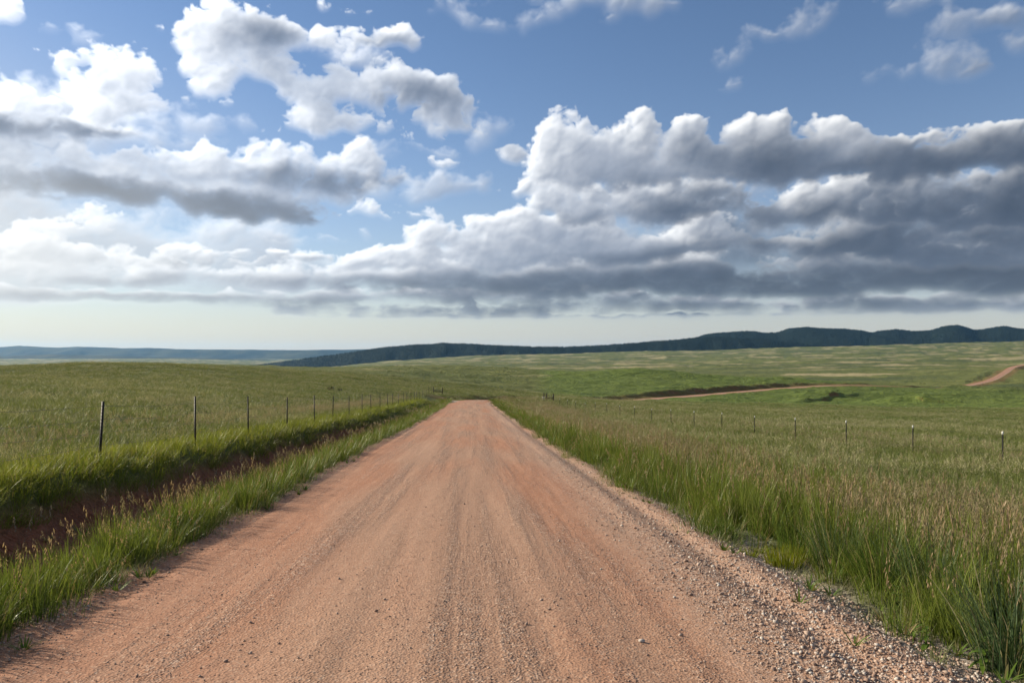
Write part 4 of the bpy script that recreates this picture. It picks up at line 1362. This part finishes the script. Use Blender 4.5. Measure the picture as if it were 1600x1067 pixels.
# ------------------------------------------------------------------ fences
M_STEEL = plain_material('weathered_steel', (0.012, 0.011, 0.010), 0.6, 0.4, 60.0)
M_WIRE = plain_material('rusty_wire', (0.055, 0.045, 0.035), 0.6, 0.3, 60.0)
M_WHITE = plain_material('white_paint', (0.62, 0.62, 0.58), 0.6, 0.1, 80.0)
M_WOODP = plain_material('old_timber', (0.040, 0.032, 0.026), 0.9, 0.5, 20.0)
M_GREYW = plain_material('grey_plank', (0.16, 0.14, 0.12), 0.9, 0.4, 20.0)


def boxes(name, items, mat):
    """several boxes (x0,x1,y0,y1,z0,z1) as one mesh"""
    V_, F_ = [], []
    for (x0, x1, y0, y1, z0, z1) in items:
        k = len(V_)
        V_ += [(x, y_, z) for z in (z0, z1) for y_ in (y0, y1) for x in (x0, x1)]
        F_ += [tuple(k + q for q in f) for f in ((0, 2, 3, 1), (4, 5, 7, 6), (0, 1, 5, 4), (2, 6, 7, 3), (1, 3, 7, 5), (0, 4, 6, 2))]
    return mesh_np(name, V_, F_, mat, False)


def tube(name, pts, r, mat, n=5, taper=None):
    pts = np.asarray(pts, float)
    tg = np.gradient(pts, axis=0)
    tg /= np.linalg.norm(tg, axis=1)[:, None]
    V_, F_ = [], []
    for i, p in enumerate(pts):
        a = np.cross(tg[i], (0, 0, 1.0)) if abs(tg[i][2]) < 0.95 else np.cross(tg[i], (0, 1.0, 0))
        a /= np.linalg.norm(a)
        b = np.cross(tg[i], a)
        rr = r * (taper[i] if taper is not None else 1)
        for q in range(n):
            an = q / n * 6.283
            V_.append(p + rr * (math.cos(an) * a + math.sin(an) * b))
    m = len(pts)
    for i in range(m - 1):
        for q in range(n):
            F_.append((i * n + q, i * n + (q + 1) % n, (i + 1) * n + (q + 1) % n, (i + 1) * n + q))
    me = mesh_np(name, V_, F_, mat)
    return me


POST_H = 1.28
post_items = [(-0.020, 0.020, -0.004, 0.004, -0.35, POST_H), (-0.0045, 0.0045, 0.0042, 0.040, -0.35, POST_H - 0.003)]
post_items += [(-0.006, 0.006, -0.013, -0.0042, 0.12 + 0.07 * q, 0.145 + 0.07 * q) for q in range(16)]
post_me = boxes('fence_post', post_items, M_STEEL)
tip_me = boxes('painted_tip', [(-0.0225, 0.0225, -0.0065, 0.0065, POST_H - 0.12, POST_H + 0.004), (-0.007, 0.007, 0.007, 0.043, POST_H - 0.12, POST_H + 0.002)], M_WHITE)
big_post = tube('brace_post', [(0, 0, -0.4), (0, 0, 0.4), (0, 0, 1.0), (0.01, 0, 1.36), (0.01, 0, 1.40)], 0.085, M_WOODP, 9, [1.05, 1, .98, .95, .3])


def build_fence(name, label, spots, tips, brace, tilt_first):
    base = empty(name, (spots[0][0], spots[0][1], land1(*spots[0])))
    tag(base, label, 'fence')
    o0 = np.array(base.location)
    rnd = random.Random(len(spots))
    tops = []
    for i, (x, y) in enumerate(spots):
        z = land1(x, y)
        p = link('fence_post', post_me, base, np.array((x, y, z)) - o0)
        tx, ty = rnd.gauss(0, 0.012), rnd.gauss(0, 0.014)
        if i == tilt_first:
            ty += 0.062
        p.rotation_euler = (tx, ty, rnd.gauss(0, 0.1))
        p.scale = (1.15, 1.15, rnd.uniform(0.96, 1.03))
        if tips:
            q = link('painted_tip', tip_me, p)
        tops.append((x, y, z, tx, ty))
    ends = tops + [(b[0], b[1], land1(b[0], b[1]), 0, 0) for b in brace[:1]]
    for hgt in (0.36, 0.62, 0.88, 1.14):
        pts = []
        for i in range(len(ends)):
            x, y, z, tx, ty = ends[i]
            a = np.array((x + hgt * ty, y - hgt * tx - 0.012, z + hgt))
            pts.append(a)
            if i + 1 < len(ends):
                x2, y2, z2, tx2, ty2 = ends[i + 1]
                b = np.array((x2 + hgt * ty2, y2 - hgt * tx2 - 0.012, z2 + hgt))
                for f in (0.25, 0.5, 0.75):
                    pts.append(a * (1 - f) + b * f - np.array((0, 0, 0.05 * 4 * f * (1 - f) * rnd.uniform(0.5, 1.2))))
        link('wire', tube('wire', np.array(pts) - o0, 0.0035, M_WIRE, 3), base)
    bz = []
    for b in brace:
        z = land1(*b)
        q = link('brace_post', big_post, base, np.array((b[0], b[1], z)) - o0)
        q.rotation_euler = (rnd.gauss(0, .02), rnd.gauss(0, .02), rnd.uniform(0, 6))
        bz.append(np.array((b[0], b[1], z)))
    a, b = bz[0], bz[-1]
    up = np.array((0, 0, 1.0))
    link('brace_rail', tube('brace_rail', np.array([a + up * 0.56 - o0, (a + b) / 2 + up * 0.55 - o0, b + up * 0.56 - o0]), 0.075, M_WOODP, 7), base)
    link('brace_rail', tube('brace_rail', np.array([a + up * 0.84 - o0, (a + b) / 2 + up * 0.83 - o0, b + up * 0.84 - o0]), 0.045, M_GREYW, 7), base)
    return base


left_spots = [(-7.4 + 0.05 * math.sin(k * 2.1), 15.2 + 5.0 * k) for k in range(-1, 25)]
build_fence('wire_fence', 'wire fence on dark steel posts running down the left bank of the ditch', left_spots, False, [(-7.2, 138.5), (-5.6, 138.8)], 1)
right_spots = [(20.1 - 0.0931 * (5.0 * k), 27.2 + 5.0 * k) for k in range(-1, 18)]
rb = [(11.42, 118.6), (11.85, 118.4), (12.95, 118.0)]
build_fence('wire_fence', 'wire fence with white tipped posts in the low field right of the road', right_spots, True, [rb[2], rb[1], rb[0]], -5)

# a small white tub beside the end posts of the right-hand fence
prof = [(0.0, 0.0), (0.17, 0.0), (0.20, 0.30), (0.225, 0.30), (0.225, 0.335), (0.19, 0.335), (0.165, 0.04), (0.0, 0.04)]
V_, F_ = [], []
for r_, z_ in prof:
    for q in range(16):
        V_.append((max(r_, .001) * math.cos(q / 16 * 6.2832), max(r_, .001) * math.sin(q / 16 * 6.2832), z_))
for i in range(len(prof) - 1):
    for q in range(16):
        F_.append((i * 16 + q, i * 16 + (q + 1) % 16, (i + 1) * 16 + (q + 1) % 16, (i + 1) * 16 + q))
tb = link('white_tub', mesh_np('white_tub', V_, F_, M_WHITE), None, (11.30, 117.7, land1(11.3, 117.7) + 0.28))
tb.scale = (1.1, 1.1, 1.25)
tag(tb, 'small white tub beside the timber end posts of the right fence', 'tub')

# ------------------------------------------------------------------ single plants at the road's edge
def spot(px, py):
    x, y, z = ground_at(px, py)
    return (x, y, land1(x, y))


def place_plant(name, me, px, py, label, cat, group=None, rz_=0.0, s=1.0):
    o = link(name, me, None, spot(px, py))
    o.rotation_euler = (0, 0, rz_)
    o.scale = (s, s, s)
    return tag(o, label, cat, group)


def bunch(seed, blades, h, radius, width, mat, lean=0.45, droop=0.8, heads=0):
    return tuft('bunch_grass', mat, blades, h, radius, width, seed, lean=lean, droop=droop, seg=5, heads=heads, head_h=h * 1.05, spikes=10, dead=0.08)


for (px, py, h, seed, mat, blades, rad, label) in [
        (1308, 892, .74, 901, M_BLUE, 230, .16, 'upright blue green grass clump just right of the yellow green shrub'),
        (1382, 925, .76, 902, M_VERGE, 260, .20, 'dense dark green grass clump between two paler clumps at lower right'),
        (1452, 950, .84, 903, M_BLUE, 260, .20, 'tall blue green grass clump left of the picture-edge clump at lower right'),
        (1586, 1052, .82, 904, M_BLUE, 330, .22, 'large blue green grass clump at the lower right edge of the picture'),
        (1120, 800, .70, 905, M_VERGE, 200, .18, 'bright green grass clump beside the gravel, left of the yellow green shrub'),
        (1012, 752, .66, 906, M_VERGE, 200, .18, 'farthest of the thick green clumps along the right gravel edge')]:
    place_plant('bunch_grass', bunch(seed, blades, h, rad, 0.0042, mat), px, py, label, 'grass clump', 'thick grass clumps beside the right shoulder', seed)

# yellow-green shrub
rnd = random.Random(33)
V_, F_, A_ = [], [], []
for q in range(420):
    a, rr = rnd.uniform(0, 6.28), 0.14 * math.sqrt(rnd.random())
    leaf_strip((rr * math.cos(a), rr * math.sin(a) , -0.02), a + rnd.uniform(-.4, .4), rnd.uniform(0.12, 0.25) * (1 - 0.8 * rr), 0.1 + rr * 3.2 * rnd.uniform(.5, 1.1), 0.0028, 3, rnd.uniform(-.5, .3), rnd.random() if rnd.random() > .08 else -.3, V_, F_, A_, rnd.uniform(-2, 2))
place_plant('low_shrub', plant_mesh('low_shrub', V_, F_, A_, M_GOLD), 1226, 884, 'small round yellow green shrub on the gravel edge at right', 'shrub', None, 0.0, 1.3)
V_, F_, A_ = [], [], []
for q in range(160):
    a, rr = rnd.uniform(0, 6.28), 0.08 * math.sqrt(rnd.random())
    leaf_strip((rr * math.cos(a), rr * math.sin(a), -0.02), a, rnd.uniform(0.06, 0.14), 0.2 + rr * 5, 0.0026, 3, rnd.uniform(-.3, .3), rnd.random(), V_, F_, A_, rnd.uniform(-2, 2))
place_plant('low_shrub', plant_mesh('low_shrub', V_, F_, A_, M_GOLD), 1172, 868, 'tiny yellow green sprig in the gravel, left of the round shrub', 'shrub')


def leafy_weed(px, py, label, seed, pairs, ln, wd, h, mat=M_WEED):
    rnd = random.Random(seed)
    root = empty('leafy_weed', spot(px, py))
    root.rotation_euler = (0, 0, rnd.uniform(0, 6))
    tag(root, label, 'weed', 'broad leaved weeds at the right gravel edge')
    st = tube('stem', [(0, 0, -0.03), (0.004, 0, h * .5), (0.012, 0.004, h)], 0.0045, mat, 6, [1, .8, .5])
    attr(st, 'along', np.zeros(len(st.vertices), np.float32)); attr(st, 'tone', np.full(len(st.vertices), .4, np.float32))
    link('stem', st, root)
    for k in range(pairs):
        f = (k + 0.6) / pairs
        for sgn in (0, 1):
            L = ln * (1 - 0.45 * f) * rnd.uniform(.85, 1.15)
            Wd = wd * (1 - 0.4 * f)
            V_, F_, A_ = [], [], []
            n = 7
            up0 = 0.35 + 0.75 * f
            for i in range(n + 1):
                s = i / n
                w = Wd * math.sin(math.pi * min(s * 0.93 + 0.05, 1)) ** 0.8 * (1 - 0.25 * s)
                bend = up0 - 1.3 * s * (1 - .4 * f)
                x = L * s * math.cos(up0 * .6)
                z = L * s * math.sin(bend)
                V_ += [(x, -w, z + 0.25 * w), (x, 0, z), (x, w, z + 0.25 * w)]
                A_ += [(s, .75), (s, .35), (s, .75)]
                if i:
                    a = 3 * i
                    F_ += [(a - 3, a - 2, a + 1), (a - 3, a + 1, a), (a - 2, a - 1, a + 2), (a - 2, a + 2, a + 1)]
            lf = link('leaf', plant_mesh('leaf', V_, F_, A_, mat), root, (0.008 * f, 0, h * (0.15 + 0.85 * f)))
            lf.rotation_euler = (rnd.uniform(-.2, .2), 0, k * 1.57 + sgn * 3.14159 + rnd.uniform(-.3, .3))


leafy_weed(1540, 1050, 'broad leaved pale green weed near the lower right corner', 41, 6, 0.135, 0.031, 0.20)
leafy_weed(1448, 1018, 'small leafy weed in the gravel left of the broad leaved one', 42, 5, 0.085, 0.020, 0.15)
leafy_weed(1500, 985, 'leafy weed at the foot of the blue green clump at lower right', 43, 7, 0.075, 0.017, 0.26)
leafy_weed(1402, 962, 'leafy weed at the foot of the dark green clump at right', 44, 7, 0.065, 0.015, 0.24)


# dry stalks over the red ditch
M_DRY = grass_material('dry_stalk', (0.16, 0.12, 0.08), (0.26, 0.20, 0.13), (0.26, 0.2, 0.12), (0.27, 0.22, 0.17))
STALKS = [(33, 862, .55), (72, 850, .5), (172, 818, .56), (205, 806, .46), (238, 800, .56), (300, 776, .5), (338, 762, .5), (372, 745, .55), (400, 737, .5)]
names = ['first', 'second', 'third', 'fourth', 'fifth', 'sixth', 'seventh', 'eighth', 'ninth']
for i, (px, py, h) in enumerate(STALKS):
    rnd = random.Random(50 + i)
    V_, F_, A_ = [], [], []
    for q in range(2):
        stem_with_head((rnd.uniform(-.03, .03), rnd.uniform(-.03, .03), -0.02), rnd.uniform(0, 6), h * rnd.uniform(.8, 1.15), rnd.uniform(0, .15), rnd, V_, F_, A_, width=0.0028, spikes=16, head=0.2, fat=0.008)
    for q in range(6):
        leaf_strip((0, 0, -0.02), rnd.uniform(0, 6.28), h * rnd.uniform(.3, .6), rnd.uniform(.1, .5), 0.003, 3, .6, rnd.random(), V_, F_, A_)
    place_plant('dry_stalk', plant_mesh('dry_stalk', V_, F_, A_, M_DRY), px, py, '%s dry weed stalk from the left edge, standing over the red ditch' % names[i], 'dry stalk', 'dry stalks along the ditch')

# dark shrubs out in the left field
M_SHRUB = grass_material('dark_shrub', (0.016, 0.030, 0.012), (0.040, 0.060, 0.022), (0.06, 0.05, 0.03), (0.05, 0.05, 0.03), trans=0.2)


def far_shrub(px, py, w, h, label, seed):
    rnd = random.Random(seed)
    x, y, z = ground_at(px, py, 40)
    root = empty('field_shrub', (x, y, land1(x, y)))
    tag(root, label, 'shrub')
    V_, F_, A_ = [], [], []
    for q in range(900):
        a, e = rnd.uniform(0, 6.28), rnd.random()
        rr = (0.5 + 0.5 * rnd.random()) * (0.8 + 0.35 * math.sin(3 * a + seed))
        leaf_strip((w * rr * math.cos(a) * math.sqrt(1 - e * e * .9), w * 0.8 * rr * math.sin(a) * math.sqrt(1 - e * e * .9), h * e * rr), a, 0.14, rnd.uniform(.2, 1.2), 0.03, 2, .4, rnd.random(), V_, F_, A_)
    link('crown', plant_mesh('crown', V_, F_, A_, M_SHRUB), root)
    st = [tube('trunk', [(0, 0, -.1), (w * .2 * math.cos(k), w * .2 * math.sin(k), h * .4), (w * .5 * math.cos(k), w * .5 * math.sin(k), h * .8)], 0.03, M_WOODP, 5, [1, .7, .3]) for k in (0.3, 2.4, 4.4)]
    for me in st:
        link('trunk', me, root)


far_shrub(517, 610, 0.55, 0.5, 'dark low shrub alone in the left field beyond the fence', 5)
far_shrub(531, 611, 0.28, 0.3, 'smaller dark shrub just right of the low shrub in the left field', 6)

# single larger stones on the road
STONES = [(1003, 1030, .026, 'pale stone lying alone on the road near the bottom centre right'), (1054, 953, .022, 'pale pebble on the road toward the right gravel edge'),
          (794, 899, .018, 'small brown stone in the middle of the road, farthest of the single stones'), (601, 962, .019, 'brown stone left of the middle of the road'),
          (846, 963, .020, 'reddish stone close to the road centre line'), (876, 960, .016, 'smaller stone just right of the reddish stone near the centre'),
          (530, 927, .020, 'dark stone on the left wheel track'), (1109, 972, .020, 'dark stone at the border of the right gravel windrow'), (939, 909, .015, 'tiny pale stone right of the road centre')]
for i, (px, py, s, label) in enumerate(STONES):
    x, y, z = ground_at(px, py)
    o = link('road_stone', stone_mesh(950 + i, m_stone), None, (x, y, float(road_top(np.array([x]), np.array([y]))[0]) + s * 0.3))
    o.scale = (s, s, s)
    o.rotation_euler = (0.2, 0.1, i * 1.3)
    o['tint'] = 0.9 if 'pale' in label else 0.45
    tag(o, label, 'stone', 'single stones lying on the road')

# ------------------------------------------------------------------ the air
def haze_box():
    m = bpy.data.materials.new('haze')
    m.use_nodes = True
    m.node_tree.nodes.clear()
    tt = Tree(m.node_tree)
    o = tt.node('ShaderNodeOutputMaterial')
    v = tt.node('ShaderNodeVolumePrincipled')
    v.inputs['Color'].default_value = (0.26, 0.58, 1.0, 1.0)
    v.inputs['Density'].default_value = HAZE
    v.inputs['Anisotropy'].default_value = 0.30
    tt.link(v.outputs[0], o.inputs['Volume'])
    s, lo, hi = 27000.0, -216.0, 360.0
    m.cycles.homogeneous_volume = True
    m.cycles.volume_sampling = 'DISTANCE'
    vs = [(x, y, z) for z in (lo, hi) for y in (-s, s) for x in (-s, s)]
    fs = [(0, 2, 3, 1), (4, 5, 7, 6), (0, 1, 5, 4), (2, 6, 7, 3), (1, 3, 7, 5), (0, 4, 6, 2)]
    me = mesh_np('haze', vs, fs, m, False)
    ob = link('haze', me)
    tag(ob, 'thin pale haze over the whole valley', 'haze', kind='stuff')


HAZE = 1.45e-5
haze_box()
